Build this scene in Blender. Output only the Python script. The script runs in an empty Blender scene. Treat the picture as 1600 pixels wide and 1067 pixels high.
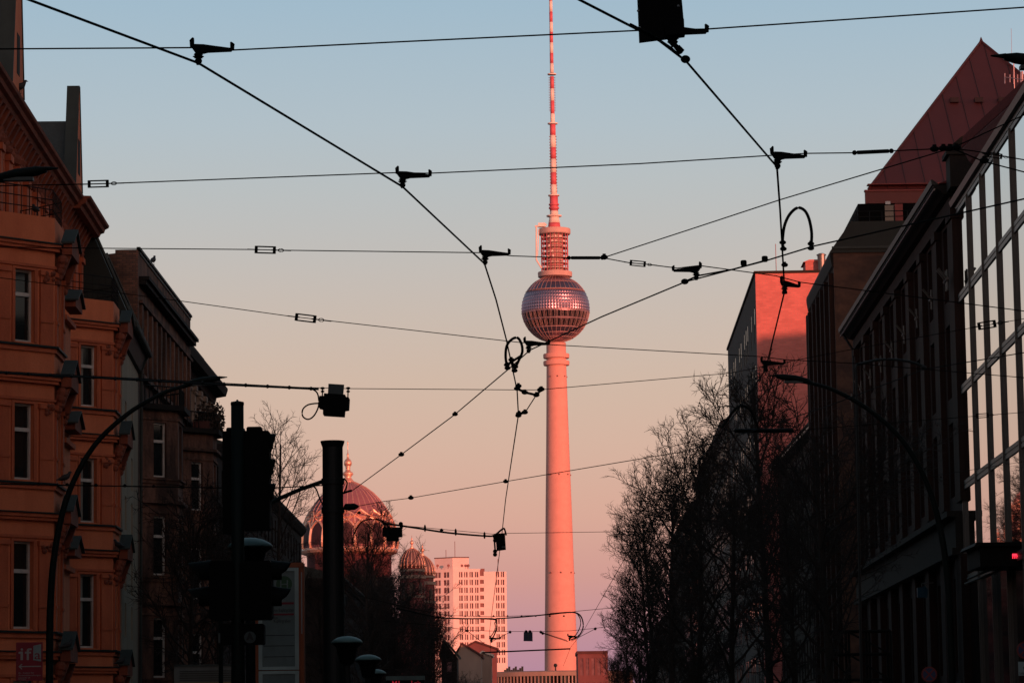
import bpy, bmesh, math, random
from mathutils import Vector, Matrix

S = bpy.context.scene
COL = S.collection

# ---------------------------------------------------------------- camera
F_PX = 5000.0
CAM = Vector((0, 0, 1.65))
PITCH, ROLL = math.radians(7.2), math.radians(0.8)
cam_d = bpy.data.cameras.new('camera')
cam_d.sensor_width = 36
cam_d.lens = 36 * F_PX / 1600
cam_d.clip_start = 0.5
cam_d.clip_end = 8000
cam = bpy.data.objects.new('camera', cam_d)
COL.objects.link(cam)
RCAM = Matrix.Rotation(math.pi / 2 + PITCH, 4, 'X') @ Matrix.Rotation(-ROLL, 4, 'Z')
cam.matrix_world = Matrix.Translation(CAM) @ RCAM
S.camera = cam

# ---------------------------------------------------------------- sky and sun
SUN_AZ, SUN_EL = math.radians(32), math.radians(2.6)     # behind the camera, to its right
SUN_DIR = Vector((math.sin(SUN_AZ) * math.cos(SUN_EL), -math.cos(SUN_AZ) * math.cos(SUN_EL), math.sin(SUN_EL)))
sun_d = bpy.data.lights.new('sun', 'SUN')
sun_d.energy = 4.9
sun_d.angle = math.radians(0.5)
sun_d.color = (1.0, 0.27, 0.165)
sun = bpy.data.objects.new('sun', sun_d)
COL.objects.link(sun)
sun.rotation_euler = SUN_DIR.to_track_quat('Z', 'Y').to_euler()

W = bpy.data.worlds.new('World')
S.world = W
W.use_nodes = True
nt = W.node_tree
nt.nodes.clear()
wo = nt.nodes.new('ShaderNodeOutputWorld')
bg = nt.nodes.new('ShaderNodeBackground')
bg.inputs['Strength'].default_value = 0.1
sky = nt.nodes.new('ShaderNodeTexSky')
sky.sky_type = 'NISHITA'
sky.sun_disc = False
sky.sun_elevation = SUN_EL
sky.sun_rotation = math.pi - SUN_AZ
sky.air_density = 1.0
sky.dust_density = 2.0
sky.ozone_density = 1.5
tc = nt.nodes.new('ShaderNodeTexCoord')
sep = nt.nodes.new('ShaderNodeSeparateXYZ')
nt.links.new(tc.outputs['Generated'], sep.inputs[0])
ramp = nt.nodes.new('ShaderNodeValToRGB')
nt.links.new(sep.outputs['Z'], ramp.inputs[0])


def srgb(r, g, b):
    return tuple(((c / 255) / 12.92 if c / 255 <= 0.04045 else ((c / 255 + 0.055) / 1.055) ** 2.4) for c in (r, g, b))


# dusk sky opposite the sun: mauve earth shadow, peach belt, blue above
SKY = [(0.000, (160, 118, 150)), (0.022, (186, 140, 160)), (0.034, (196, 146, 156)), (0.052, (213, 158, 149)),
       (0.072, (221, 173, 155)), (0.092, (218, 182, 163)), (0.112, (213, 187, 169)), (0.132, (206, 190, 178)),
       (0.152, (197, 192, 187)), (0.172, (189, 194, 195)), (0.192, (181, 195, 203)), (0.230, (164, 190, 207)),
       (0.40, (112, 138, 152)), (1.0, (58, 76, 88))]
cr = ramp.color_ramp
cr.elements[0].position = SKY[0][0]
cr.elements[0].color = (*srgb(*SKY[0][1]), 1)
cr.elements[1].position = 1.0
cr.elements[1].color = (*srgb(*SKY[-1][1]), 1)
for p_, c_ in SKY[1:-1]:
    e = cr.elements.new(p_)
    e.color = (*srgb(*c_), 1)
sc10 = nt.nodes.new('ShaderNodeVectorMath')
sc10.operation = 'SCALE'
sc10.inputs['Scale'].default_value = 10.0
nt.links.new(ramp.outputs[0], sc10.inputs[0])
mixw = nt.nodes.new('ShaderNodeMix')
mixw.data_type = 'RGBA'
mixw.inputs['Factor'].default_value = 0.95
nt.links.new(sky.outputs[0], mixw.inputs['A'])
nt.links.new(sc10.outputs[0], mixw.inputs['B'])
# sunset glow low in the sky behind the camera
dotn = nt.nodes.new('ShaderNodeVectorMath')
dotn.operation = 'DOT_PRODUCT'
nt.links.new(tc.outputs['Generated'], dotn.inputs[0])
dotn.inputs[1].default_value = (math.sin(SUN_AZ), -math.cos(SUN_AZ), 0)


def mth(op, a, b=None, v=None):
    n = nt.nodes.new('ShaderNodeMath')
    n.operation = op
    nt.links.new(a, n.inputs[0])
    if b is not None: nt.links.new(b, n.inputs[1])
    if v is not None: n.inputs[1].default_value = v
    return n.outputs[0]


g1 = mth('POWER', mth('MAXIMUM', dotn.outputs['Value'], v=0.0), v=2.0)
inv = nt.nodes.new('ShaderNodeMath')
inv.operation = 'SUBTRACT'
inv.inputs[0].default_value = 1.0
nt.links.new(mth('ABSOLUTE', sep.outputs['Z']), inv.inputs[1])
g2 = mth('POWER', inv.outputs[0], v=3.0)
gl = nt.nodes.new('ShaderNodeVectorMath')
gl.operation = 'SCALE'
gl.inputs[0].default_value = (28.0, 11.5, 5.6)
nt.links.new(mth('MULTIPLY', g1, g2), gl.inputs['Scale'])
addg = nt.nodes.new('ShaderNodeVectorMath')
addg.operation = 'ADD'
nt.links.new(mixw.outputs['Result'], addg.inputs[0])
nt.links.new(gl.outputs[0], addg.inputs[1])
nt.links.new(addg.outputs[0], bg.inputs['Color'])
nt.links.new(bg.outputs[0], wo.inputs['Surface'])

S.view_settings.view_transform = 'Standard'
S.view_settings.look = 'None'
S.view_settings.exposure = 0.0
S.view_settings.gamma = 1.0


# ---------------------------------------------------------------- helpers
def ray(px, py):
    return (RCAM.to_3x3() @ Vector(((px - 800) / F_PX, -(py - 533.5) / F_PX, -1)))


def P(px, py, D):
    """world point at street distance D seen at photo pixel px, py"""
    d = ray(px, py)
    return CAM + d * (D / d.y)


def Ph(px, py, h):
    """world point at height h seen at photo pixel px, py"""
    d = ray(px, py)
    return CAM + d * ((h - CAM.z) / d.z)


def zat(px, py, D):
    return P(px, py, D).z


def xat(px, py, D):
    return P(px, py, D).x


def tag(o, label=None, cat=None, group=None, kind=None):
    if label: o['label'] = label
    if cat: o['category'] = cat
    if group: o['group'] = group
    if kind: o['kind'] = kind
    return o


WLOC = {}


def wloc(o):
    return WLOC.get(o.name, Vector((0, 0, 0)))


def thing(name, loc, label, cat, group=None):
    o = bpy.data.objects.new(name, None)
    COL.objects.link(o)
    o.empty_display_size = 0.3
    o.location = loc
    WLOC[o.name] = Vector(loc)
    return tag(o, label, cat, group)


def kids(o):
    return [c for c in bpy.data.objects if c.parent == o]


def dup(root, loc, rotz=0.0, label=None, scale=1.0, group=None):
    r = root.copy()
    COL.objects.link(r)
    r.location = loc
    r.rotation_euler = (0, 0, rotz)
    r.scale = (scale,) * 3 if not isinstance(scale, tuple) else scale
    WLOC[r.name] = Vector(loc)
    if label: r['label'] = label
    if group: r['group'] = group
    for ch in list(root.children):
        c = ch.copy()
        COL.objects.link(c)
        c.parent = r
        for g in list(ch.children):
            d = g.copy()
            COL.objects.link(d)
            d.parent = c
    return r


class MB:
    def __init__(s):
        s.v = []
        s.f = []

    def add(s, vs, fs):
        n = len(s.v)
        s.v += [tuple(p) for p in vs]
        s.f += [tuple(i + n for i in f) for f in fs]
        return s

    def quad(s, a, b, c, d):
        return s.add([a, b, c, d], [(0, 1, 2, 3)])

    def hexa(s, p):          # p: 4 bottom, 4 top (same order)
        return s.add(p, [(3, 2, 1, 0), (4, 5, 6, 7), (0, 1, 5, 4), (1, 2, 6, 5), (2, 3, 7, 6), (3, 0, 4, 7)])

    def box(s, a, b, F=None):
        x0, y0, z0 = a
        x1, y1, z1 = b
        p = [(x0, y0, z0), (x1, y0, z0), (x1, y1, z0), (x0, y1, z0), (x0, y0, z1), (x1, y0, z1), (x1, y1, z1), (x0, y1, z1)]
        if F: p = [F(*q) for q in p]
        return s.hexa(p)

    def prism(s, poly, w0, w1, F):
        """poly of 2d (a,b); F(a,b,w)"""
        n = len(poly)
        vs = [F(a, b, w0) for a, b in poly] + [F(a, b, w1) for a, b in poly]
        fs = [tuple(range(n - 1, -1, -1)), tuple(range(n, 2 * n))]
        fs += [(i, (i + 1) % n, n + (i + 1) % n, n + i) for i in range(n)]
        return s.add(vs, fs)

    def tube(s, pts, r, n=6, cap=True):
        pts = [Vector(p) for p in pts]
        m = len(pts)
        rs = r if isinstance(r, (list, tuple)) else [r] * m
        base = len(s.v)
        t0 = (pts[1] - pts[0]).normalized()
        ref = Vector((0, 0, 1)) if abs(t0.z) < 0.9 else Vector((1, 0, 0))
        for i, p in enumerate(pts):
            if i == 0: t = pts[1] - pts[0]
            elif i == m - 1: t = pts[-1] - pts[-2]
            else: t = pts[i + 1] - pts[i - 1]
            t.normalize()
            a = t.cross(ref)
            if a.length < 1e-5:
                a = t.cross(Vector((0.3, 1, 0.1)))
            a.normalize()
            b = a.cross(t)
            ref = -b if False else ref
            for k in range(n):
                an = 2 * math.pi * k / n
                q = p + (a * math.cos(an) + b * math.sin(an)) * rs[i]
                s.v.append((q.x, q.y, q.z))
        for i in range(m - 1):
            for k in range(n):
                k2 = (k + 1) % n
                s.f.append((base + i * n + k, base + i * n + k2, base + (i + 1) * n + k2, base + (i + 1) * n + k))
        if cap:
            s.f.append(tuple(base + k for k in range(n)))
            s.f.append(tuple(base + (m - 1) * n + k for k in range(n - 1, -1, -1)))
        return s

    def lathe(s, prof, c, n=32, a0=0.0, a1=2 * math.pi, cap=True):
        """prof: (r,z) from bottom to top"""
        base = len(s.v)
        full = abs(a1 - a0 - 2 * math.pi) < 1e-6
        m = n if full else n + 1
        for r, z in prof:
            for k in range(m):
                a = a0 + (a1 - a0) * k / n
                s.v.append((c[0] + r * math.cos(a), c[1] + r * math.sin(a), c[2] + z))
        for i in range(len(prof) - 1):
            for k in range(n):
                k2 = (k + 1) % m
                s.f.append((base + i * m + k, base + i * m + k2, base + (i + 1) * m + k2, base + (i + 1) * m + k))
        if cap and full:
            s.f.append(tuple(base + k for k in range(m - 1, -1, -1)))
            s.f.append(tuple(base + (len(prof) - 1) * m + k for k in range(m)))
        return s

    def ball(s, c, r, n=12, m=8, sc=(1, 1, 1)):
        prof = []
        base = len(s.v)
        for i in range(m + 1):
            t = -math.pi / 2 + math.pi * i / m
            for k in range(n):
                a = 2 * math.pi * k / n
                rr = max(math.cos(t), 0.001)
                s.v.append((c[0] + r * sc[0] * rr * math.cos(a), c[1] + r * sc[1] * rr * math.sin(a), c[2] + r * sc[2] * math.sin(t)))
        for i in range(m):
            for k in range(n):
                k2 = (k + 1) % n
                s.f.append((base + i * n + k, base + i * n + k2, base + (i + 1) * n + k2, base + (i + 1) * n + k))
        return s

    def build(s, name, mat, parent=None, smooth=False):
        off = wloc(parent) if parent else None
        if parent is None:
            xs = [v[0] for v in s.v]; ys = [v[1] for v in s.v]; zs = [v[2] for v in s.v]
            off = Vector(((min(xs) + max(xs)) / 2, (min(ys) + max(ys)) / 2, min(zs)))
        me = bpy.data.meshes.new(name)
        me.from_pydata([(v[0] - off.x, v[1] - off.y, v[2] - off.z) for v in s.v], [], s.f)
        me.materials.append(mat)
        if smooth:
            me.polygons.foreach_set('use_smooth', [True] * len(me.polygons))
        me.update()
        o = bpy.data.objects.new(name, me)
        COL.objects.link(o)
        if parent:
            o.parent = parent
            WLOC[o.name] = Vector(off)
        else:
            o.location = off
            WLOC[o.name] = Vector(off)
        return o


def fix_normals(o):
    bm = bmesh.new()
    bm.from_mesh(o.data)
    bmesh.ops.recalc_face_normals(bm, faces=bm.faces)
    bm.to_mesh(o.data)
    bm.free()
    return o


# ---------------------------------------------------------------- materials
def mat(name, col, rough=0.8, metal=0.0, col2=None, scale=0.6, stretch=(1, 1, 0.35), bump=0.0, bscale=12.0, spec=0.5, fine=0.25, lo=0.35, hi=0.68):
    m = bpy.data.materials.new(name)
    m.use_nodes = True
    t = m.node_tree
    b = t.nodes['Principled BSDF']
    b.inputs['Roughness'].default_value = rough
    b.inputs['Metallic'].default_value = metal
    b.inputs['Specular IOR Level'].default_value = spec
    c2 = col2 if col2 else tuple(c * 0.72 for c in col)
    g = t.nodes.new('ShaderNodeNewGeometry')
    mp = t.nodes.new('ShaderNodeMapping')
    mp.inputs['Scale'].default_value = stretch
    t.links.new(g.outputs['Position'], mp.inputs[0])
    nz = t.nodes.new('ShaderNodeTexNoise')
    nz.inputs['Scale'].default_value = scale
    nz.inputs['Detail'].default_value = 8
    nz.inputs['Roughness'].default_value = 0.62
    t.links.new(mp.outputs[0], nz.inputs['Vector'])
    r = t.nodes.new('ShaderNodeValToRGB')
    r.color_ramp.elements[0].position = lo
    r.color_ramp.elements[1].position = hi
    r.color_ramp.elements[0].color = (*c2, 1)
    r.color_ramp.elements[1].color = (*col, 1)
    t.links.new(nz.outputs['Fac'], r.inputs[0])
    n2 = t.nodes.new('ShaderNodeTexNoise')
    n2.inputs['Scale'].default_value = bscale
    n2.inputs['Detail'].default_value = 6
    t.links.new(g.outputs['Position'], n2.inputs['Vector'])
    mx = t.nodes.new('ShaderNodeMix')
    mx.data_type = 'RGBA'
    mx.blend_type = 'MULTIPLY'
    mx.inputs['Factor'].default_value = fine
    t.links.new(r.outputs[0], mx.inputs['A'])
    t.links.new(n2.outputs['Fac'], mx.inputs['B'])
    t.links.new(mx.outputs['Result'], b.inputs['Base Color'])
    if bump > 0:
        bp = t.nodes.new('ShaderNodeBump')
        bp.inputs['Strength'].default_value = bump
        bp.inputs['Distance'].default_value = 0.05
        t.links.new(n2.outputs['Fac'], bp.inputs['Height'])
        t.links.new(bp.outputs[0], b.inputs['Normal'])
    return m


def brickmat(name, c1, c2, mortar, bw=0.26, bh=0.085, msize=0.012, rough=0.9, stain=0.5, horiz='X'):
    """brick courses on vertical walls: horizontal coordinate X (walls facing the camera) or Y (street fronts)"""
    m = bpy.data.materials.new(name)
    m.use_nodes = True
    t = m.node_tree
    b = t.nodes['Principled BSDF']
    b.inputs['Roughness'].default_value = rough
    g = t.nodes.new('ShaderNodeNewGeometry')
    sp = t.nodes.new('ShaderNodeSeparateXYZ')
    t.links.new(g.outputs['Position'], sp.inputs[0])
    cb = t.nodes.new('ShaderNodeCombineXYZ')
    ad = t.nodes.new('ShaderNodeMath')
    ad.operation = 'ADD'
    t.links.new(sp.outputs['X'], ad.inputs[0])
    t.links.new(sp.outputs['Y'], ad.inputs[1])
    t.links.new(ad.outputs[0], cb.inputs[0])
    t.links.new(sp.outputs['Z'], cb.inputs[1])
    br = t.nodes.new('ShaderNodeTexBrick')
    br.inputs['Color1'].default_value = (*c1, 1)
    br.inputs['Color2'].default_value = (*c2, 1)
    br.inputs['Mortar'].default_value = (*mortar, 1)
    br.inputs['Scale'].default_value = 1.0
    br.inputs['Mortar Size'].default_value = msize
    br.inputs['Brick Width'].default_value = bw
    br.inputs['Row Height'].default_value = bh
    t.links.new(cb.outputs[0], br.inputs['Vector'])
    nz = t.nodes.new('ShaderNodeTexNoise')
    nz.inputs['Scale'].default_value = 0.7
    nz.inputs['Detail'].default_value = 9
    nz.inputs['Roughness'].default_value = 0.7
    t.links.new(g.outputs['Position'], nz.inputs['Vector'])
    r = t.nodes.new('ShaderNodeValToRGB')
    r.color_ramp.elements[0].position = 0.35
    r.color_ramp.elements[1].position = 0.62
    r.color_ramp.elements[0].color = (1 - stain,) * 3 + (1,)
    r.color_ramp.elements[1].color = (1, 1, 1, 1)
    t.links.new(nz.outputs['Fac'], r.inputs[0])
    mx = t.nodes.new('ShaderNodeMix')
    mx.data_type = 'RGBA'
    mx.blend_type = 'MULTIPLY'
    mx.inputs['Factor'].default_value = 1.0
    t.links.new(br.outputs['Color'], mx.inputs['A'])
    t.links.new(r.outputs[0], mx.inputs['B'])
    t.links.new(mx.outputs['Result'], b.inputs['Base Color'])
    return m


def glassmat(name, col=(0.01, 0.013, 0.014), rough=0.04, metal=0.0, wav=0.0):
    m = bpy.data.materials.new(name)
    m.use_nodes = True
    t = m.node_tree
    b = t.nodes['Principled BSDF']
    b.inputs['Base Color'].default_value = (*col, 1)
    b.inputs['Roughness'].default_value = rough
    b.inputs['Metallic'].default_value = metal
    if wav:
        g = t.nodes.new('ShaderNodeNewGeometry')
        n2 = t.nodes.new('ShaderNodeTexNoise')
        n2.inputs['Scale'].default_value = 0.45
        n2.inputs['Detail'].default_value = 1
        t.links.new(g.outputs['Position'], n2.inputs['Vector'])
        bp = t.nodes.new('ShaderNodeBump')
        bp.inputs['Strength'].default_value = wav
        bp.inputs['Distance'].default_value = 0.02
        t.links.new(n2.outputs['Fac'], bp.inputs['Height'])
        t.links.new(bp.outputs[0], b.inputs['Normal'])
    return m


def emitmat(name, col, strength):
    m = bpy.data.materials.new(name)
    m.use_nodes = True
    b = m.node_tree.nodes['Principled BSDF']
    b.inputs['Base Color'].default_value = (0.02, 0.0, 0.0, 1)
    b.inputs['Emission Color'].default_value = (*col, 1)
    b.inputs['Emission Strength'].default_value = strength
    return m


M = {}
M['asphalt'] = mat('asphalt', (0.05, 0.05, 0.052), 0.85, scale=0.4, stretch=(1, 1, 1), bump=0.3)
M['paving'] = mat('paving', (0.17, 0.16, 0.15), 0.85, scale=1.2, stretch=(1, 1, 1), bump=0.3)
M['rail'] = mat('rail_steel', (0.25, 0.24, 0.23), 0.35, 0.9)
M['black_steel'] = mat('black_steel', (0.006, 0.007, 0.007), 0.65, 0.0, scale=6, spec=0.2)
M['wire'] = mat('wire', (0.004, 0.0045, 0.0045), 0.7, 0.0, scale=6, spec=0.15)
M['mast'] = mat('mast_paint', (0.004, 0.007, 0.0065), 0.6, 0.0, scale=3)
M['lamp_paint'] = mat('lamp_green_paint', (0.008, 0.0135, 0.012), 0.6, 0.0, scale=3, spec=0.15)
M['signal_black'] = mat('signal_black_plastic', (0.0022, 0.0028, 0.0028), 0.7, scale=8, spec=0.15)
M['signal_pole'] = mat('signal_pole_green', (0.008, 0.015, 0.012), 0.6, scale=4, spec=0.2)
M['orange'] = mat('orange_render', (0.72, 0.215, 0.095), 0.9, col2=(0.56, 0.15, 0.066), scale=0.9, bump=0.15, bscale=20, fine=0.25)
M['orange_trim'] = mat('orange_trim', (0.58, 0.15, 0.064), 0.9, col2=(0.42, 0.096, 0.042), scale=1.4, bump=0.2, bscale=16, fine=0.3)
M['orange_dark'] = mat('sooty_orange_trim', (0.30, 0.075, 0.036), 0.9, col2=(0.16, 0.043, 0.024), scale=1.6, bump=0.3, bscale=16)
M['sheet'] = mat('weathered_sheet_metal', (0.03, 0.042, 0.037), 0.7, 0.0, col2=(0.015, 0.023, 0.02), scale=1.5, stretch=(1, 1, 0.5))
M['sheet_dark'] = mat('dark_sheet_metal', (0.010, 0.020, 0.0185), 0.6, 0.0, scale=1.5, spec=0.3)
M['slate'] = mat('slate_roof', (0.04, 0.055, 0.058), 0.7, scale=3, stretch=(1, 1, 1), bump=0.3)
M['win_frame'] = mat('white_window_frame', (0.62, 0.6, 0.56), 0.6, scale=2)
M['glass'] = glassmat('window_glass')
M['glass_mirror'] = glassmat('mirror_facade_glass', (0.66, 0.68, 0.68), 0.015, 1.0, 0.03)
M['glass_far'] = mat('far_window_glass', (0.24, 0.13, 0.135), 0.7, col2=(0.09, 0.05, 0.06), scale=0.35, stretch=(1, 1, 1), spec=0.1)
M['curtain'] = mat('curtain', (0.25, 0.25, 0.22), 0.9, scale=8, stretch=(6, 6, 0.2))
M['beige'] = mat('beige_render', (0.36, 0.31, 0.23), 0.9, col2=(0.27, 0.22, 0.16), scale=0.8, stretch=(1, 1, 0.15))
M['brown'] = mat('weathered_brown_render', (0.21, 0.105, 0.072), 0.95, col2=(0.055, 0.030, 0.023), scale=1.3, stretch=(1, 1, 0.22), bump=0.5, bscale=8, fine=0.6, lo=0.42, hi=0.6)
M['brown_brick'] = brickmat('old_brown_brick', (0.22, 0.088, 0.055), (0.11, 0.048, 0.033), (0.06, 0.045, 0.035), stain=0.6)
M['pale_stone'] = mat('pale_grey_stone', (0.34, 0.28, 0.23), 0.9, col2=(0.17, 0.14, 0.12), scale=1.2, bump=0.3, bscale=8, fine=0.4)
M['dark_cornice'] = mat('dark_cornice', (0.014, 0.0125, 0.0115), 0.8, scale=2, spec=0.2)
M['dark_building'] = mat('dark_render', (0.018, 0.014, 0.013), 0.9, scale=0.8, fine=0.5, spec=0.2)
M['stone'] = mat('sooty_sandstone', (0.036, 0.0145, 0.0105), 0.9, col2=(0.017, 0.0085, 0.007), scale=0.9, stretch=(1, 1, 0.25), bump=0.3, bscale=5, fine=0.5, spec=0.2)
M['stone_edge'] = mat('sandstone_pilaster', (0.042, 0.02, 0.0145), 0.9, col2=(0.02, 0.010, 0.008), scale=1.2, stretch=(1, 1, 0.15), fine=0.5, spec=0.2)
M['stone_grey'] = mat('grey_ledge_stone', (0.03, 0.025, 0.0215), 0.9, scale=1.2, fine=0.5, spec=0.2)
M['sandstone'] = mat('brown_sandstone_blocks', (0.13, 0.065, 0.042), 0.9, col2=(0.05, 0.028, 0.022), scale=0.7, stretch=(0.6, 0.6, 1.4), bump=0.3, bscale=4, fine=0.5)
M['gutter'] = mat('zinc_gutter', (0.16, 0.16, 0.15), 0.4, 0.6, scale=2)
M['red_roof'] = mat('red_metal_roof', (0.17, 0.030, 0.026), 0.6, 0.0, col2=(0.14, 0.026, 0.023), scale=0.4, fine=0.15)
M['red_seam'] = mat('red_roof_seam', (0.08, 0.016, 0.014), 0.6, scale=2)
M['red_trim'] = mat('bright_red_trim', (0.30, 0.045, 0.04), 0.6, scale=2)
M['red_tile'] = mat('dark_red_tiles', (0.11, 0.012, 0.012), 0.8, scale=4, stretch=(1, 1, 1), bump=0.4, bscale=8)
M['facade_metal'] = mat('facade_aluminium', (0.085, 0.08, 0.072), 0.5, 0.2, scale=2)
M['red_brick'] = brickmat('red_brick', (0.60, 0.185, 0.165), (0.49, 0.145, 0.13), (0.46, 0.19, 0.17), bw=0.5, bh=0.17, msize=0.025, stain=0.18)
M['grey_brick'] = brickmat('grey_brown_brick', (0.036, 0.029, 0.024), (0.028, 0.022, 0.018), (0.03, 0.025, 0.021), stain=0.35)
M['grey_render'] = mat('grey_render', (0.036, 0.030, 0.025), 0.9, scale=0.5, fine=0.4, spec=0.2)
M['pale_render'] = mat('pale_render', (0.13, 0.108, 0.095), 0.9, scale=0.4, fine=0.4)
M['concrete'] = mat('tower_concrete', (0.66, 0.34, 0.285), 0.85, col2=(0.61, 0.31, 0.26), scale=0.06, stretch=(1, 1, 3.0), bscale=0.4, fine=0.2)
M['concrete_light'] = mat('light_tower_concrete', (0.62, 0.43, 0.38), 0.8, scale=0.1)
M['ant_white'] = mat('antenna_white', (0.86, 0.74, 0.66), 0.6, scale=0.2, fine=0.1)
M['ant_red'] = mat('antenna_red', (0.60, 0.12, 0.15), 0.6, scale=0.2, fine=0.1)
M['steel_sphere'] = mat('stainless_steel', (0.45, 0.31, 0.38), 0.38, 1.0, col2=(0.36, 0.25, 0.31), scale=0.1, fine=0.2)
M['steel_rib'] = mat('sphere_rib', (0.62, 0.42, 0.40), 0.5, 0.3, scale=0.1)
M['sphere_glass'] = glassmat('sphere_window_glass', (0.012, 0.01, 0.012), 0.1)
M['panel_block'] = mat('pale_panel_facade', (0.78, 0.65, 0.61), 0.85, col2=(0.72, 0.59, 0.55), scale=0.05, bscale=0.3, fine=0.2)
M['panel_dark'] = mat('stair_panel', (0.30, 0.13, 0.12), 0.8, scale=0.1)
M['gold'] = mat('gilded_metal', (0.98, 0.56, 0.40), 0.36, 0.6, scale=0.5, fine=0.1)
M['dome_slate'] = mat('dome_slate', (0.27, 0.13, 0.155), 0.6, 0.0, col2=(0.20, 0.09, 0.115), scale=0.4)
M['syn_brick'] = brickmat('synagogue_brick', (0.20, 0.042, 0.046), (0.15, 0.03, 0.034), (0.18, 0.07, 0.066), bw=0.8, bh=0.4, msize=0.06, stain=0.4)
M['syn_dark'] = mat('synagogue_window', (0.03, 0.02, 0.022), 0.3, scale=0.4)
M['terracotta'] = mat('red_tile_roof', (0.085, 0.027, 0.024), 0.85, scale=0.5)
M['cream'] = mat('cream_render', (0.34, 0.26, 0.22), 0.9, scale=0.2)
M['far_brick'] = mat('far_red_brick', (0.19, 0.07, 0.07), 0.9, scale=0.2)
M['drum_brick'] = mat('dark_drum_brick', (0.10, 0.022, 0.026), 0.9, col2=(0.05, 0.012, 0.015), scale=0.5)
M['loggia_dark'] = mat('unlit_loggia', (0.003, 0.003, 0.003), 0.9, scale=1, spec=0.1)  # near-black colour stands in for the shade inside the loggia
M['bark'] = mat('bark', (0.018, 0.014, 0.012), 0.95, scale=3, stretch=(1, 1, 0.3), bump=0.4)
M['twig'] = mat('twigs', (0.02, 0.014, 0.012), 0.95, scale=3)
M['bird'] = mat('bird_feathers', (0.02, 0.021, 0.024), 0.7, scale=20)
M['cap'] = mat('lamp_cap_pale_green', (0.115, 0.2, 0.19), 0.45, scale=2)
M['kiosk_orange'] = mat('orange_frame_paint', (0.46, 0.10, 0.03), 0.5, scale=3)
M['kiosk_frame'] = mat('pale_aluminium', (0.52, 0.62, 0.58), 0.45, 0.0, scale=3)
M['kiosk_panel'] = mat('grey_poster_panel', (0.20, 0.26, 0.25), 0.4, scale=3)
M['ink_green'] = mat('green_print', (0.035, 0.12, 0.05), 0.5)
M['ink_red'] = mat('red_print', (0.26, 0.015, 0.03), 0.5)
M['ink_dark'] = mat('dark_print', (0.02, 0.025, 0.025), 0.5)
M['ink_white'] = mat('white_print', (0.5, 0.47, 0.45), 0.5)
M['sign_red'] = mat('deep_red_sign', (0.32, 0.010, 0.032), 0.5, scale=3, fine=0.1)
M['sign_blue'] = mat('blue_sign', (0.012, 0.03, 0.10), 0.45)
M['sign_teal'] = mat('blue_lantern', (0.004, 0.04, 0.07), 0.6, spec=0.2)
M['sign_pale'] = mat('pale_blue_sign', (0.36, 0.46, 0.46), 0.5)
M['ring_red'] = mat('red_sign_ring', (0.20, 0.012, 0.016), 0.45)
M['yellow'] = mat('yellow_paint', (0.30, 0.20, 0.03), 0.5, scale=2)
M['truck_grey'] = mat('grey_truck_roof', (0.09, 0.105, 0.10), 0.5, scale=2)
M['rubber'] = mat('tyre_rubber', (0.02, 0.02, 0.02), 0.9)
M['led'] = emitmat('red_led', (1.0, 0.03, 0.06), 2.2)
M['led_dim'] = emitmat('dim_red_led', (1.0, 0.03, 0.06), 0.35)
M['sensor_plate'] = mat('grey_sensor_plate', (0.06, 0.09, 0.09), 0.5, scale=6)
M['rivet'] = mat('bright_rivet', (0.6, 0.62, 0.62), 0.4)
M['rib_pink'] = mat('dome_rib_gilding', (0.62, 0.36, 0.31), 0.5, 0.2, scale=0.5)
M['dome_pane'] = mat('dark_dome_window', (0.055, 0.024, 0.030), 0.6, scale=0.6, spec=0.2)
M['small_slate'] = mat('small_dome_slate', (0.13, 0.075, 0.075), 0.6, 0.0, col2=(0.09, 0.05, 0.055), scale=0.4)
M['ant_pink'] = mat('aerial_metal', (0.65, 0.45, 0.45), 0.4, 0.4)


def text_mesh(body, size, extrude=0.004):
    cu = bpy.data.curves.new('lettering', 'FONT')
    cu.body = body
    cu.size = size
    cu.extrude = extrude
    cu.resolution_u = 3
    ob = bpy.data.objects.new('lettering', cu)
    COL.objects.link(ob)
    bpy.context.view_layer.update()
    dg = bpy.context.evaluated_depsgraph_get()
    me = bpy.data.meshes.new_from_object(ob.evaluated_get(dg))
    bpy.data.objects.remove(ob)
    bpy.data.curves.remove(cu)
    return me


def lettering(body, size, pos, mt, parent, width=None, name='lettering', extrude=0.004, yscale=1.0):
    """flat letters standing in the XZ plane, facing the camera; pos = lower left, world"""
    me = text_mesh(body, size, extrude)
    xs = [v.co.x for v in me.vertices]
    sx = 1.0
    if width and max(xs) - min(xs) > 0:
        sx = width / (max(xs) - min(xs))
    off = wloc(parent)
    x0 = min(xs)
    for v in me.vertices:
        x, y, z = v.co
        v.co = ((x - x0) * sx + pos[0] - off.x, -z + pos[1] - off.y, y * yscale + pos[2] - off.z)
    me.materials.clear()
    me.materials.append(mt)
    o = bpy.data.objects.new(name, me)
    COL.objects.link(o)
    o.parent = parent
    return o


# facade frames --------------------------------------------------------------
def frame(o, udir, side):
    """u along the facade away from the camera, v outward to the street (side=+1: street to the right)"""
    O = Vector(o)
    U = Vector((udir[0], udir[1], 0)).normalized()
    V = Vector((U.y, -U.x, 0)) * side

    def F(u, v, w):
        return O + U * u + V * v + Vector((0, 0, w))
    return F


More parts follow.
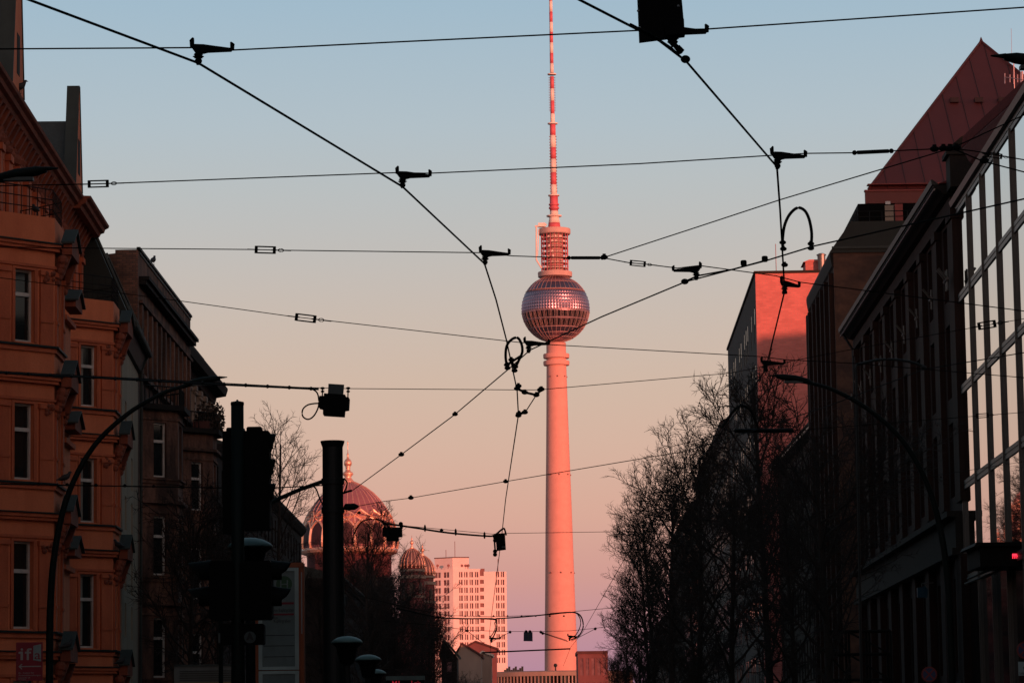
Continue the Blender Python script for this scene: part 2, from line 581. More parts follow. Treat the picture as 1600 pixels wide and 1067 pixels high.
def wall_openings(mb, F, u0, u1, w0, w1, cols, rows, depth, v=0.0):
    us = sorted(set([u0, u1] + [c for a in cols for c in a]))
    ws = sorted(set([w0, w1] + [c for a in rows for c in a]))
    for i in range(len(us) - 1):
        for j in range(len(ws) - 1):
            a, b, c, d = us[i], us[i + 1], ws[j], ws[j + 1]
            um, wm = (a + b) / 2, (c + d) / 2
            if any(x[0] < um < x[1] for x in cols) and any(x[0] < wm < x[1] for x in rows):
                mb.quad(F(a, v, c), F(a, v - depth, c), F(a, v - depth, d), F(a, v, d))
                mb.quad(F(b, v, c), F(b, v - depth, c), F(b, v - depth, d), F(b, v, d))
                mb.quad(F(a, v, c), F(b, v, c), F(b, v - depth, c), F(a, v - depth, c))
                mb.quad(F(a, v, d), F(b, v, d), F(b, v - depth, d), F(a, v - depth, d))
            else:
                mb.quad(F(a, v, c), F(b, v, c), F(b, v, d), F(a, v, d))


def window(root, F, a, b, c, d, v, fm=None, gm=None, fw=0.07, transom=0.66, mullion=True, curtain=False, fd=0.07):
    g = MB()
    g.box((a, v - 0.06, c), (b, v, d), F)
    w = g.build('window', gm or M['glass'], root)
    if fm:
        f = MB()
        f.box((a, v + 0.003, c), (a + fw, v + fd, d), F)
        f.box((b - fw, v + 0.003, c), (b, v + fd, d), F)
        f.box((a + fw, v + 0.003, c), (b - fw, v + fd * 0.97, c + fw), F)
        f.box((a + fw, v + 0.003, d - fw), (b - fw, v + fd * 0.97, d), F)
        t = c + (d - c) * transom
        f.box((a + fw, v + 0.003, t - fw * 0.8), (b - fw, v + fd * 1.25, t + fw * 0.8), F)
        if mullion:
            m = (a + b) / 2
            f.box((m - fw / 2, v + 0.003, c + fw), (m + fw / 2, v + fd * 0.85, t - fw * 0.8), F)
        f.build('frame', fm, w)
    if curtain:
        k = MB()
        k.box((a + fw, v + 0.0005, c + 0.1), (a + fw + (b - a) * 0.3, v + 0.002, d - 0.1), F)
        k.build('curtain', M['curtain'], w)
    return w

# ---------------------------------------------------------------- ground, road, pavements, rails
g = MB()
g.quad((-3000, -400, 0), (3000, -400, 0), (3000, 5000, 0), (-3000, 5000, 0))
tag(g.build('ground', M['paving']), kind='structure')
g = MB()
g.quad((-7.4, -150, 0.004), (7.2, -150, 0.004), (9.5, 1000, 0.004), (-7.4, 1000, 0.004))
tag(g.build('road', M['asphalt']), kind='structure')
for sx, x0, x1 in ((-1, -15.6, -7.4), (1, 7.2, 16.5)):
    g = MB()
    if sx < 0: p = [(-14, -150), (-7.4, -150), (-7.4, 480), (-15, 480)]
    else: p = [(7.2, -150), (16.6, -150), (21, 480), (8.3, 480)]
    g.prism(p, 0.002, 0.13, lambda a, b, w: (a, b, w))
    tag(g.build('pavement', M['paving']), kind='structure')
g = MB()
for px_ in (-1.6, -0.15, 1.7, 3.15):
    g.box((px_ - 0.035, -150, 0.004), (px_ + 0.035, 900, 0.012))
tag(g.build('tram_track', M['rail']), kind='structure')


def bayplan(u0, d, L, p):
    q = p * math.sqrt(2)
    return [(u0 - q, -0.05), (u0 - q, 0.0), (u0 + d + p - q, d + p), (u0 + d + L - p + q, d + p), (u0 + 2 * d + L + q, 0.0), (u0 + 2 * d + L + q, -0.05)]


def bay_faces(F, u0, d, L):
    r = math.sqrt(0.5)
    near = lambda s, n, w: F(u0 + s * r - n * r, s * r + n * r, w)
    front = lambda s, n, w: F(u0 + d + s, d + n, w)
    far = lambda s, n, w: F(u0 + d + L + s * r + n * r, d - s * r + n * r, w)
    return near, front, far


def add_bay(root, F, u0, d, L, floors, z0, ztop, wallm, trimm, winm, hood=None, hoodm=None, ornate=True, curtains=()):
    """canted bay window: floors = [(bottom, top)] of its windows, lowest first"""
    cl = d * math.sqrt(2)
    near, front, far = bay_faces(F, u0, d, L)
    mb = MB()
    rows = floors
    ww = 0.36 if d > 1.5 else 0.33
    wall_openings(mb, near, 0, cl, z0, ztop, [(cl / 2 - ww, cl / 2 + ww)], rows, 0.22)
    wall_openings(mb, front, 0, L, z0, ztop, [(L / 2 - 0.5, L / 2 + 0.5)], rows, 0.22)
    wall_openings(mb, far, 0, cl, z0, ztop, [(cl / 2 - ww, cl / 2 + ww)], rows, 0.22)
    mb.prism([(u0, -0.05), (u0 + d, d - 0.003), (u0 + d + L, d - 0.003), (u0 + 2 * d + L, -0.05)], ztop - 0.02, ztop - 0.003, F)
    bay = mb.build('bay', wallm, root)
    for i, (b, t) in enumerate(rows):
        window(root, near, cl / 2 - ww, cl / 2 + ww, b, t, -0.2, M['win_frame'], mullion=False, curtain=(i in curtains))
        window(root, front, L / 2 - 0.5, L / 2 + 0.5, b, t, -0.2, M['win_frame'])
        window(root, far, cl / 2 - ww, cl / 2 + ww, b, t, -0.2, M['win_frame'], mullion=False)
    top_b = rows[-1][1]

    def ledge(w0, w1, p, m=None, nm='ledge'):
        k = MB()
        k.prism(bayplan(u0, d, L, p), w0, w1, F)
        k.build(nm, m or trimm, bay)

    for i, (b, t) in enumerate(rows):
        ledge(b - 0.26, b - 0.12, 0.07)
        ledge(b - 0.12, b - 0.06, 0.14, M['sheet_dark'] if ornate else trimm, 'sill_ledge')
        nxt = rows[i + 1][0] if i + 1 < len(rows) else ztop + 0.26
        # entablature between this window and the next parapet
        ledge(t + 0.10, t + 0.18, 0.06)
        if ornate:
            ledge(t + 0.62, t + 0.72, 0.14)
            ledge(t + 0.72, t + 0.82, 0.2)
            ledge(t + 0.82, t + 0.86, 0.25, M['sheet_dark'], 'ledge_flashing')
        else:
            ledge(t + 0.5, t + 0.62, 0.2)
        if ornate:
            for fc, a, bb in ((near, 0.1, cl / 2 - ww - 0.22), (near, cl / 2 + ww + 0.2, cl - 0.1), (front, 0.08, L / 2 - 0.68), (front, L / 2 + 0.68, L - 0.08)):
                pm = MB()
                pm.box((a, 0.002, b - 0.05), (bb, 0.07, t - 0.12), fc)
                pm.box((a - 0.04, 0.002, t - 0.12), (bb + 0.04, 0.13, t + 0.02), fc)
                pm.box((a - 0.02, 0.07, b + 0.62), (bb + 0.02, 0.10, b + 0.7), fc)
                pm.build('pilaster', trimm, bay)
            # surround of the narrow window
            pm = MB()
            pm.box((cl / 2 - ww - 0.1, 0.002, t), (cl / 2 + ww + 0.1, 0.05, t + 0.07), near)
            pm.box((cl / 2 + ww, 0.002, b), (cl / 2 + ww + 0.1, 0.045, t), near)
            pm.box((cl / 2 - ww - 0.1, 0.002, b), (cl / 2 - ww, 0.045, t), near)
            pm.build('window_surround', trimm, bay)
            # carved consoles on the front under the hood
            rn = random.Random(int(b * 10) + int(u0))
            for s0 in (0.16, L - 0.16):
                om = MB()
                for k in range(5):
                    q = front(s0 + rn.uniform(-0.05, 0.05), 0.06 + k * 0.04, t - 0.28 + k * 0.17)
                    om.ball(q, 0.12 + 0.014 * k, 7, 5)
                om.build('carving', M['orange_dark'], bay)
            om = MB()
            for k in range(8):
                q = near(cl - 0.12 - rn.uniform(0, 0.35), 0.1, t + 0.02 - rn.uniform(0, 0.32))
                om.ball(q, rn.uniform(0.05, 0.09), 6, 4)
            om.build('capital', M['orange_dark'], bay)
        if hood:
            hm = MB()
            w0 = t + 0.87
            c0, c1, cm = 0.12, L - 0.12, L / 2
            hm.prism([(c0, w0 - 0.3), (c1, w0 - 0.3), (c1, w0 + 0.06), (cm, w0 + 0.5), (c0, w0 + 0.06)], 0.2, 0.50,
                     lambda a, bq, n: front(a, n, bq))
            pd = hm.build('pediment', M['orange_dark'], bay)
            hm = MB()
            for a0, z0_, a1, z1_ in ((c0 - 0.1, w0 + 0.0, cm, w0 + 0.54), (cm, w0 + 0.54, c1 + 0.1, w0 + 0.0)):
                hm.prism([(a0, z0_ + 0.03), (a1, z1_ + 0.03), (a1, z1_ + 0.08), (a0, z0_ + 0.08)], 0.18, 0.58, lambda a, bq, n: front(a, n, bq))
            hm.build('hood', hoodm, bay)
            hm = MB()
            for s0 in (c0 + 0.2, c1 - 0.2):
                hm = MB()
                hm.prism([(0.1, w0 - 0.95), (0.24, w0 - 0.9), (0.46, w0 - 0.32), (0.1, w0 - 0.32)], s0 - 0.09, s0 + 0.09, lambda n, bq, a: front(a, n, bq))
                hm.build('bracket', M['orange_dark'], bay)
    return bay


# ---------------------------------------------------------------- orange house
OX, OY, OS = -15.15, 92.58, -0.028
FO = frame((OX, OY, 0), (OS, 1), 1)
oh = thing('orange_house', (OX - 5, 104, 0), 'orange stuccoed corner house with canted bays and sheet metal gables', 'house')
fl = [(zat(35, b, 93.5), zat(35, t, 93.5)) for t, b in ((845, 982), (630, 749), (421, 534))]
fl = [(fl[0][0] - 4.0, fl[0][0] - 1.5)] + fl
zc = zat(162, 350, 116)                       # cornice top
ztop1 = zat(60, 337, 93.8)                    # parapet of the bays
wall = MB()
cols = [(7.4 + k * 1.75, 8.3 + k * 1.75) for k in range(5)]
cols = [(-3.2, -2.2)] + [c for c in cols if c[1] < 17.5]
wall_openings(wall, FO, -5, 23.9, 0, ztop1 - 0.2, [(7.5, 8.6), (15.2, 16.3)], fl, 0.25)
topcols = [(-3.3, -2.5), (-0.6, 0.2), (1.5, 2.3), (3.2, 4.0), (5.6, 6.4), (7.9, 8.7), (10.2, 11.0), (12.5, 13.3), (14.8, 15.6), (18.2, 19.0), (20.0, 20.8), (21.8, 22.6)]
toprow = [(ztop1 + 0.3, ztop1 + 1.9)]
wall_openings(wall, FO, -5, 23.9, ztop1 - 0.2, zc - 0.3, topcols, toprow, 0.25)
wall.quad(FO(-5, 0, 0), FO(-5, -13, 0), FO(-5, -13, zc), FO(-5, 0, zc))
wall.quad(FO(23.9, 0, 0), FO(23.9, -13, 0), FO(23.9, -13, zc), FO(23.9, 0, zc))
wall.quad(FO(-5, -13, 0), FO(23.9, -13, 0), FO(23.9, -13, zc), FO(-5, -13, zc))
wall.build('wall', M['orange'], oh)
for a, b in topcols:
    window(oh, FO, a, b, toprow[0][0], toprow[0][1], -0.22, M['win_frame'])
for a, b in [(7.5, 8.6), (15.2, 16.3)]:
    for r0, r1 in fl:
        window(oh, FO, a, b, r0, r1, -0.22, M['win_frame'])
add_bay(oh, FO, 0.1, 1.6, 2.2, fl, 0.13, ztop1, M['orange'], M['orange_trim'], M['win_frame'], hood=True, hoodm=M['sheet'], curtains=())
fl2 = [(a, b) for a, b in fl]
add_bay(oh, FO, 18.1, 1.6, 2.2, fl2[:4], 0.13, ztop1, M['orange'], M['orange_trim'], M['win_frame'], hood=True, hoodm=M['sheet'], curtains=(1, 2, 3))
# narrow oriel between the bays
om = MB()
om.box((9.4, 0.002, 3.2), (11.9, 0.95, ztop1 - 2.0), FO)
orl = om.build('oriel', M['orange'], oh)
for b, t in fl[1:]:
    k = MB()
    k.prism([(9.65, t + 0.1), (11.65, t + 0.1), (11.65, t + 0.3), (10.65, t + 0.7), (9.65, t + 0.3)], 0.952, 1.36, lambda a, w, n: FO(a, n, w))
    k.build('pediment', M['orange_dark'], orl)
    k = MB()
    k.prism([(9.5, t + 0.28), (10.65, t + 0.74), (10.65, t + 0.79), (9.5, t + 0.33)], 0.93, 1.46, lambda a, w, n: FO(a, n, w))
    k.prism([(10.65, t + 0.74), (11.8, t + 0.28), (11.8, t + 0.33), (10.65, t + 0.79)], 0.93, 1.46, lambda a, w, n: FO(a, n, w))
    k.build('hood', M['sheet'], orl)
    k = MB()
    k.box((9.3, 0.002, t - 0.35), (12.0, 1.12, t - 0.2), FO)
    k.build('ledge', M['orange_trim'], orl)
# roof terraces of the bays: iron railings
for u0 in (0.0, 18.0):
    rl = MB()
    pts = [FO(u0 + 0.2, 0.1, 0), FO(u0 + 1.7, 1.54, 0), FO(u0 + 3.9, 1.54, 0), FO(u0 + 5.4, 0.1, 0)]
    for k in range(3):
        a, b = pts[k], pts[k + 1]
        n = 7
        for h in (0.25, 0.55, 0.85):
            rl.tube([a + Vector((0, 0, ztop1 + h)), b + Vector((0, 0, ztop1 + h))], 0.018, 5)
        for i in range(n + 1):
            q = a.lerp(b, i / n)
            rl.tube([q + Vector((0, 0, ztop1 - 0.01)), q + Vector((0, 0, ztop1 + 0.87))], 0.014, 5)
    rl.build('balcony_railing', M['black_steel'], oh)
# pilasters and frieze of the top storey
for a in (-4.2, -1.6, 0.85, 2.75, 4.8, 7.1, 9.45, 11.75, 14.05, 16.2, 17.4, 19.5, 21.3, 23.2):
    k = MB()
    k.box((a - 0.28, 0.002, ztop1 + 0.1), (a + 0.28, 0.13, zc - 1.5), FO)
    k.box((a - 0.34, 0.002, zc - 1.5), (a + 0.34, 0.2, zc - 1.3), FO)
    k.build('pilaster', M['orange_trim'], oh)
k = MB()
rn = random.Random(5)
for i in range(170):
    u = -4.8 + 28.4 * i / 170
    k.ball(FO(u, 0.03, zc - 1.0 + 0.16 * math.sin(i * 1.9)), rn.uniform(0.14, 0.2), 6, 4)
k.build('stucco_frieze', M['orange_dark'], oh)
for i in range(36):
    u = -4.6 + i * 0.8
    k = MB()
    k.prism([(0.002, zc - 0.95), (0.18, zc - 0.92), (0.46, zc - 0.42), (0.002, zc - 0.42)], u - 0.13, u + 0.13, lambda n, w, a: FO(a, n, w))
    k.build('console', M['orange_dark'], oh)
prof = [(-0.3, zc - 0.42), (0.42, zc - 0.42), (0.48, zc - 0.30), (0.6, zc - 0.26), (0.64, zc - 0.14), (0.76, zc - 0.08), (0.79, zc), (-0.3, zc + 0.05)]
k = MB()
k.prism(prof, -5.2, 17.4, lambda n, w, a: FO(a, n, w))
k.build('cornice', M['orange_dark'], oh)
k = MB()
k.prism([(n + (0.24 if n > 0 else 0), w + 0.004) for n, w in prof], 17.4, 23.95, lambda n, w, a: FO(a, n, w))
k.build('cornice', M['orange_dark'], oh)
k = MB()
k.prism([(0.3, zc + 0.054), (-5.5, zc + 3.2), (-11.5, zc + 0.054)], -5, 23.9, lambda n, w, a: FO(a, n, w))
k.build('roof', M['slate'], oh)


def gable(u, half, h):
    ap = zc + h
    k = MB()
    k.prism([(u - half, zc - 0.02), (u + half, zc - 0.02), (u + half * 0.12, ap), (u - half * 0.12, ap)], 0.42, 0.76, lambda a, w, n: FO(a, n, w))
    gw = k.build('gable', M['orange'], oh)
    k = MB()
    k.prism([(u - half - 0.05, zc + 0.03), (u - half * 0.12 - 0.02, ap), (u - half * 0.12 - 0.02, ap + 0.07), (u - half - 0.12, zc + 0.03)], 0.36, 0.79, lambda a, w, n: FO(a, n, w))
    k.prism([(u - half * 0.12 - 0.02, ap + 0.002), (u + half * 0.12 + 0.02, ap + 0.002), (u + half * 0.12 + 0.02, ap + 0.07), (u - half * 0.12 - 0.02, ap + 0.07)], 0.36, 0.79, lambda a, w, n: FO(a, n, w))
    k.prism([(u + half + 0.05, zc + 0.03), (u + half + 0.12, zc + 0.03), (u + half * 0.12 + 0.02, ap + 0.07), (u + half * 0.12 + 0.02, ap)], 0.36, 0.79, lambda a, w, n: FO(a, n, w))
    k.build('gable_flashing', M['sheet'], gw)
    k = MB()
    k.box((u - 0.3, 0.762, zc + 0.5), (u + 0.3, 0.775, zc + 1.7), FO)
    k.build('gable_window', M['dark_cornice'], gw)
    k = MB()
    k.prism([(u - half * 0.8, zc + 0.05), (u + half * 0.8, zc + 0.05), (u + 0.1, ap - h * 0.33), (u - 0.1, ap - h * 0.33)], -3.0, 0.35, lambda a, w, n: FO(a, n, w))
    k.build('dormer_roof', M['slate'], gw)


gable(16.0, 1.0, zat(112, 138, 108.5) - zc)
gable(-0.5, 1.3, 5.2)

# ---------------------------------------------------------------- beige house
FB = frame((-14.32, 116.6, 0), (-0.055, 1), 1)
bh = thing('beige_house', (-18, 121, 0), 'plain beige house with dark gutter squeezed between the orange and brown houses', 'house')
ze = zat(214, 552, 125.4)
w = MB()
rws = [(zat(202, y + 8, 121) - 1.0, zat(202, y + 8, 121) + 0.25) for y in (1039, 948, 878, 785, 714, 640)]
cls = [(1.6, 2.5), (5.2, 6.1)]
wall_openings(w, FB, 0, 9.4, 0, ze, cls, rws, 0.18)
w.quad(FB(0, 0, 0), FB(0, -11, 0), FB(0, -11, ze), FB(0, 0, ze))
w.quad(FB(9.4, 0, 0), FB(9.4, -11, 0), FB(9.4, -11, ze), FB(9.4, 0, ze))
w.build('wall', M['beige'], bh)
for a, b in cls:
    for r0, r1 in rws:
        window(bh, FB, a, b, r0, r1, -0.16, M['win_frame'])
k = MB()
k.prism([(0.35, ze - 0.05), (0.35, ze + 0.06), (-1.35, ze + 4.0), (-6, ze + 4.6), (-9, ze + 3), (-9, ze)], 0, 9.4, lambda n, w_, a: FB(a, n, w_))
rf = k.build('roof', M['sheet_dark'], bh)
k = MB()
k.tube([FB(0.1, 0.42, ze + 0.1), FB(0.1, -1.3, ze + 4.05)], 0.07, 6)
k.build('verge', M['sheet'], rf)
k = MB()
k.tube([FB(9.3, 0.42, ze + 0.1), FB(9.3, -1.3, ze + 4.05)], 0.12, 6)
k.build('verge', M['sheet'], rf)
for q in (2.2, 5.4):
    k = MB()
    k.prism([(-0.22, ze + 1.5), (-0.75, ze + 2.75), (-0.65, ze + 2.8), (-0.12, ze + 1.55)], q, q + 0.8, lambda n, w_, a: FB(a, n, w_))
    k.build('skylight', M['glass'], rf)
k = MB()
k.tube([FB(-0.1, 0.45, ze), FB(9.5, 0.45, ze)], 0.12, 8)
k.tube([FB(9.2, 0.42, ze), FB(9.25, 0.15, ze - 0.6), FB(9.25, 0.1, 0.2)], 0.06, 6)
k.build('gutter', M['sheet'], bh)
k = MB()
k.prism([(0.002, ze - 0.75), (0.12, ze - 0.7), (0.30, ze - 0.2), (0.33, ze - 0.09), (0.002, ze - 0.09)], 0, 9.4, lambda n, w_, a: FB(a, n, w_))
k.build('cornice', M['sheet_dark'], bh)

# ---------------------------------------------------------------- brown house
FN = frame((-14.85, 126.3, 0), (0, 1), 1)
nh = thing('brown_house', (-20, 136, 0), 'weathered brown house with bare brick fire wall and crumbling stucco', 'house')
zb = zat(213, 387, 126.3) - 0.25
flb = [(zat(239, b, 128), zat(239, t, 128)) for t, b in ((965, 1058), (806, 898), (660, 745))]
flb = [(flb[0][0] - 3.6, flb[0][0] - 1.3)] + flb
w = MB()
colb = [(5.6, 6.6), (8.2, 9.2), (10.8, 11.8), (13.4, 14.4)]
up = (zat(250, 585, 130), zat(250, 520, 130))
wall_openings(w, FN, 0, 20, 0, up[0] - 0.6, colb, flb, 0.2)
colu = [(1.2, 2.2), (3.4, 4.4), (5.6, 6.6), (8.2, 9.2), (10.8, 11.8), (13.4, 14.4), (16.4, 17.4), (18.4, 19.2)]
wall_openings(w, FN, 0, 20, up[0] - 0.6, zb, colu, [up], 0.2)
w.build('wall', M['brown'], nh)
for a, b in colb:
    for r0, r1 in flb:
        window(nh, FN, a, b, r0, r1, -0.18, M['win_frame'])
for a, b in colu:
    window(nh, FN, a, b, up[0], up[1], -0.18, M['dark_cornice'])
k = MB()
k.prism([(0, 0), (0, zb + 0.12), (-0.9, zb + 0.12), (-0.9, zb - 0.02), (-11, zb - 1.0), (-11, 0)], -0.35, -0.003, lambda n, w_, a: FN(a, n, w_))
k.build('fire_wall', M['brown_brick'], nh)
k = MB()
k.prism([(0, 0), (0, zb), (-11, zb - 1.0), (-11, 0)], 20.003, 20.3, lambda n, w_, a: FN(a, n, w_))
k.build('fire_wall', M['brown_brick'], nh)
k = MB()
k.prism([(0.0, zb + 0.003), (-10.8, zb - 0.97), (-10.8, zb - 1.3), (-0.3, zb - 0.3)], 0, 20, lambda n, w_, a: FN(a, n, w_))
k.build('roof', M['sheet_dark'], nh)
k = MB()
k.box((-0.36, -0.05, zb + 0.125), (20.2, 0.10, zb + 0.22), FN)
k.box((0.0, -0.4, zb + 0.002), (20.2, 0.04, zb + 0.125), FN)
k.build('coping', M['sheet_dark'], nh)
zl = zat(224, 442, 128)
for za, ht, p in ((zl - 0.12, 0.14, 0.42), (zl - 0.3, 0.17, 0.3), (zl - 1.05, 0.12, 0.16), (up[0] - 0.55, 0.16, 0.2)):
    k = MB()
    k.box((0, 0.002, za), (20, p, za + ht), FN)
    k.build('ledge', M['dark_cornice'] if p > 0.25 else M['brown'], nh)
rn = random.Random(3)
for i in range(12):
    u = 0.4 + i * 1.7
    k = MB()
    k.box((u - 0.22, 0.002, up[0] - 0.3), (u + 0.22, 0.12, zl - 1.1), FN)
    k.build('pilaster', M['brown'], nh)
for u0, yt, Db in ((1.15, 638, 128), (16.1, 676, 143.5)):
    zt = zat(260 if u0 < 5 else 325, yt, Db)
    flx = flb if u0 < 5 else [(zat(300, b, 143), zat(300, t, 143)) for t, b in ((990, 1075), (856, 936), (722, 797))]
    if u0 > 5: flx = [(flx[0][0] - 3.4, flx[0][0] - 1.2)] + flx
    add_bay(nh, FN, u0, 1.3, 1.9, flx, 0.13, zt, M['brown'], M['brown'], M['win_frame'], ornate=False)
    k = MB()
    k.prism(bayplan(u0, 1.3, 1.9, 0.28), zt - 0.05, zt + 0.16, FN)
    k.build('balcony_slab', M['dark_cornice'], nh)
    k = MB()
    for t_ in range(24):
        pass
    pl = [FN(u0 + 0.1, 0.1, 0), FN(u0 + 1.3, 1.35, 0), FN(u0 + 3.2, 1.35, 0), FN(u0 + 4.4, 0.1, 0)]
    for q in range(3):
        a, b = pl[q] + Vector((0, 0, zt + 0.16)), pl[q + 1] + Vector((0, 0, zt + 0.16))
        for i in range(9):
            c = a.lerp(b, i / 8)
            k.tube([c, c + Vector((0, 0, 0.75))], 0.02, 4)
        k.tube([a + Vector((0, 0, 0.75)), b + Vector((0, 0, 0.75))], 0.03, 4)
    k.build('balcony_railing', M['black_steel'], nh)

# ---------------------------------------------------------------- pale house with heavy cornice
FW = frame((-15.9, 146.7, 0), (0, 1), 1)
ph = thing('pale_house', (-20, 157, 0), 'pale stone house under a heavy dark cornice beyond the brown house', 'house')
zw = zat(352, 607, 168)
w = MB()
colw = [(1.5 + k * 2.5, 2.6 + k * 2.5) for k in range(8)]
rww = [(zw - 3.4 - 3.9 * k, zw - 1.5 - 3.9 * k) for k in range(4)]
wall_openings(w, FW, 0, 21.3, 0, zw - 0.4, colw, rww, 0.25)
w.quad(FW(0, 0, 0), FW(0, -11, 0), FW(0, -11, zw), FW(0, 0, zw))
w.quad(FW(21.3, 0, 0), FW(21.3, -11, 0), FW(21.3, -11, zw), FW(21.3, 0, zw))
w.build('wall', M['pale_stone'], ph)
for a, b in colw:
    for r0, r1 in rww:
        window(ph, FW, a, b, r0, r1, -0.2, M['win_frame'])
k = MB()
k.prism([(0.0, zw - 0.85), (0.18, zw - 0.85), (0.25, zw - 0.5), (0.75, zw - 0.42), (0.85, zw - 0.1), (0.85, zw), (0.2, zw + 0.2), (-0.4, zw + 1.6), (-6, zw + 2.6), (-10, zw + 0.5), (-10, zw - 0.3)], -0.1, 21.35, lambda n, w_, a: FW(a, n, w_))
k.build('cornice', M['dark_cornice'], ph)
for i in range(9):
    u = 0.75 + i * 2.5
    k = MB()
    k.box((u - 0.3, 0.002, 6), (u + 0.3, 0.2, zw - 1.3), FW)
    k.box((u - 0.4, 0.002, zw - 1.3), (u + 0.4, 0.3, zw - 1.05), FW)
    for q in range(6):
        k.ball(FW(u + (q - 2.5) * 0.12, 0.22, zw - 1.42), 0.1, 6, 4)
    k.build('pilaster', M['pale_stone'], ph)
for i in range(5):
    k = MB()
    k.box((0, 0.002, 4.6 + 3.9 * i), (21.3, 0.22, 4.85 + 3.9 * i), FW)
    k.build('ledge', M['pale_stone'], ph)


# ---------------------------------------------------------------- generic street houses further on
def street_house(name, label, O, slope, side, length, depth, h, wallm, roofm, storey=3.8, bay=2.6, first=0.6, ww=1.15, wh=2.0, roofh=2.5, top_gap=1.2, rec=0.2, frames=None, fd=0.07, cornice=0.4, corn_m=None, glass=None, cat='house', group=None):
    F = frame(O, (slope, 1), side)
    c = F(length / 2, -depth / 2, 0)
    r = thing(name, c, label, cat, group)
    mb = MB()
    cols = []
    u = first
    while u + ww < length - 0.4:
        cols.append((u, u + ww))
        u += bay
    rows = []
    z = h - top_gap - wh
    while z > 3.2:
        rows.append((z, z + wh))
        z -= storey
    wall_openings(mb, F, 0, length, 0, h, cols, rows, rec)
    mb.quad(F(0, 0, 0), F(0, -depth, 0), F(0, -depth, h), F(0, 0, h))
    mb.quad(F(length, 0, 0), F(length, -depth, 0), F(length, -depth, h), F(length, 0, h))
    mb.quad(F(0, -depth, 0), F(length, -depth, 0), F(length, -depth, h), F(0, -depth, h))
    mb.build('wall', wallm, r)
    n = 0
    for a, b in cols:
        for c_, d in rows:
            if n < 98:
                window(r, F, a, b, c_, d, -rec + 0.02, frames, glass, fw=0.08, fd=fd)
            n += 1
    k = MB()
    if roofh > 0.5:
        k.prism([(cornice + 0.05, h + 0.003), (cornice + 0.05, h + 0.12), (-depth * 0.45, h + roofh), (-depth, h + 0.1), (-depth, h + 0.003)], 0, length, lambda n_, w_, a: F(a, n_, w_))
    else:
        k.box((0.003, -depth, h + 0.003), (length - 0.003, 0.06, h + 0.25), F)
    k.build('roof', roofm, r)
    if cornice > 0.1:
        k = MB()
        k.prism([(0.002, h - 0.6), (0.12, h - 0.55), (cornice, h - 0.15), (cornice, h - 0.003), (0.002, h - 0.003)], 0, length, lambda n_, w_, a: F(a, n_, w_))
        k.build('cornice', corn_m or wallm, r)
    return r, F


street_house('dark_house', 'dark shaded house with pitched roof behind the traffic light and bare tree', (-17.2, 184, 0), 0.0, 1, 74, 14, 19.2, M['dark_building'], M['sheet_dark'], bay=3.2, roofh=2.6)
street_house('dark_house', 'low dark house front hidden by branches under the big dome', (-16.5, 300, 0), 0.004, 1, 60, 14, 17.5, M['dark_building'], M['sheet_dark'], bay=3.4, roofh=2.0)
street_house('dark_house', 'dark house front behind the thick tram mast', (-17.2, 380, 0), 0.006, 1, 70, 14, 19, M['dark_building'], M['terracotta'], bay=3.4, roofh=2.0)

# ================================================================ right side of the street
# ---------------------------------------------------------------- mirror glass building
FG = frame((19.5, 138.2, 0), (0.0286, 1), -1)
gb = thing('glass_building', (27, 100, 0), 'office building with a mirrored glass front and grey mullions reflecting the sky', 'building')
zf = [zat(1513, 905, 138.2), zat(1511, 758, 138.2), zat(1508, 610, 138.2), zat(1505, 468, 138.2), zat(1499, 331, 138.2)]
GU = [-4.85 * k for k in range(0, 13)]
k = MB()
k.box((-58.2, -14, 0), (-0.002, -0.32, zf[-1] + 0.3), FG)
k.build('wall', M['facade_metal'], gb)
for i in range(12):
    for j in range(4):
        a, b = GU[i + 1] + 0.1, GU[i] - 0.1
        p = MB()
        p.box((a, -0.30, zf[j] + 0.2), (b, -0.004, zf[j + 1] - 0.2), FG)
        p.build('window_pane', M['glass_mirror'], gb)
        f = MB()
        m = (a + b) / 2
    # shop window below
    p = MB()
    p.box((GU[i + 1] + 0.2, -0.30, 0.3), (GU[i] - 0.2, -0.05, zf[0] - 0.25), FG)
    p.build('shop_window', M['glass'], gb)
for i in range(13):
    f = MB()
    f.box((GU[i] - 0.1, -0.31, 0.15), (GU[i] + 0.1, 0.055, zf[-1] - 0.02), FG)
    f.box((GU[i] - 0.04, 0.055, 0.2), (GU[i] + 0.04, 0.125, zf[-1] - 0.05), FG)
    f.build('mullion', M['facade_metal'], gb)
for j, z in enumerate(zf):
    for i in range(12):
        pass
    f = MB()
    f.box((-58.2, -0.31, z - 0.19), (0.0, 0.048, z - 0.03), FG)
    f.box((-58.2, -0.31, z + 0.03), (0.0, 0.048, z + 0.19), FG)
    f.box((-58.2, -0.31, z - 0.03), (0.0, 0.02, z + 0.03), FG)
    f.build('floor_band', M['facade_metal'], gb)
f = MB()
f.prism([(-1.2, zf[-1] + 0.2), (0.22, zf[-1] + 0.2), (0.30, zf[-1] + 0.42), (-0.5, zf[-1] + 1.0), (-1.2, zf[-1] + 1.0)], -58.2, 0.1, lambda n, w_, a: FG(a, n, w_))
f.build('parapet', M['facade_metal'], gb)
zr = zf[-1]
rp = [(-0.9, zr + 0.9), (-0.15, zr + 1.45), (0.12, zr + 2.0), (0.02, zr + 2.5), (-0.7, zr + 2.95), (-3.0, zr + 3.2), (-12, zr + 3.2), (-12, zr + 0.9)]
f = MB()
nrp = len(rp)
f.add([FG(-4.2, n_, w_) for n_, w_ in rp] + [FG(-58, n_ - 5.2, w_) for n_, w_ in rp],
      [tuple(range(nrp)), tuple(range(2 * nrp - 1, nrp - 1, -1))] + [(i, nrp + i, nrp + (i + 1) % nrp, (i + 1) % nrp) for i in range(nrp)])
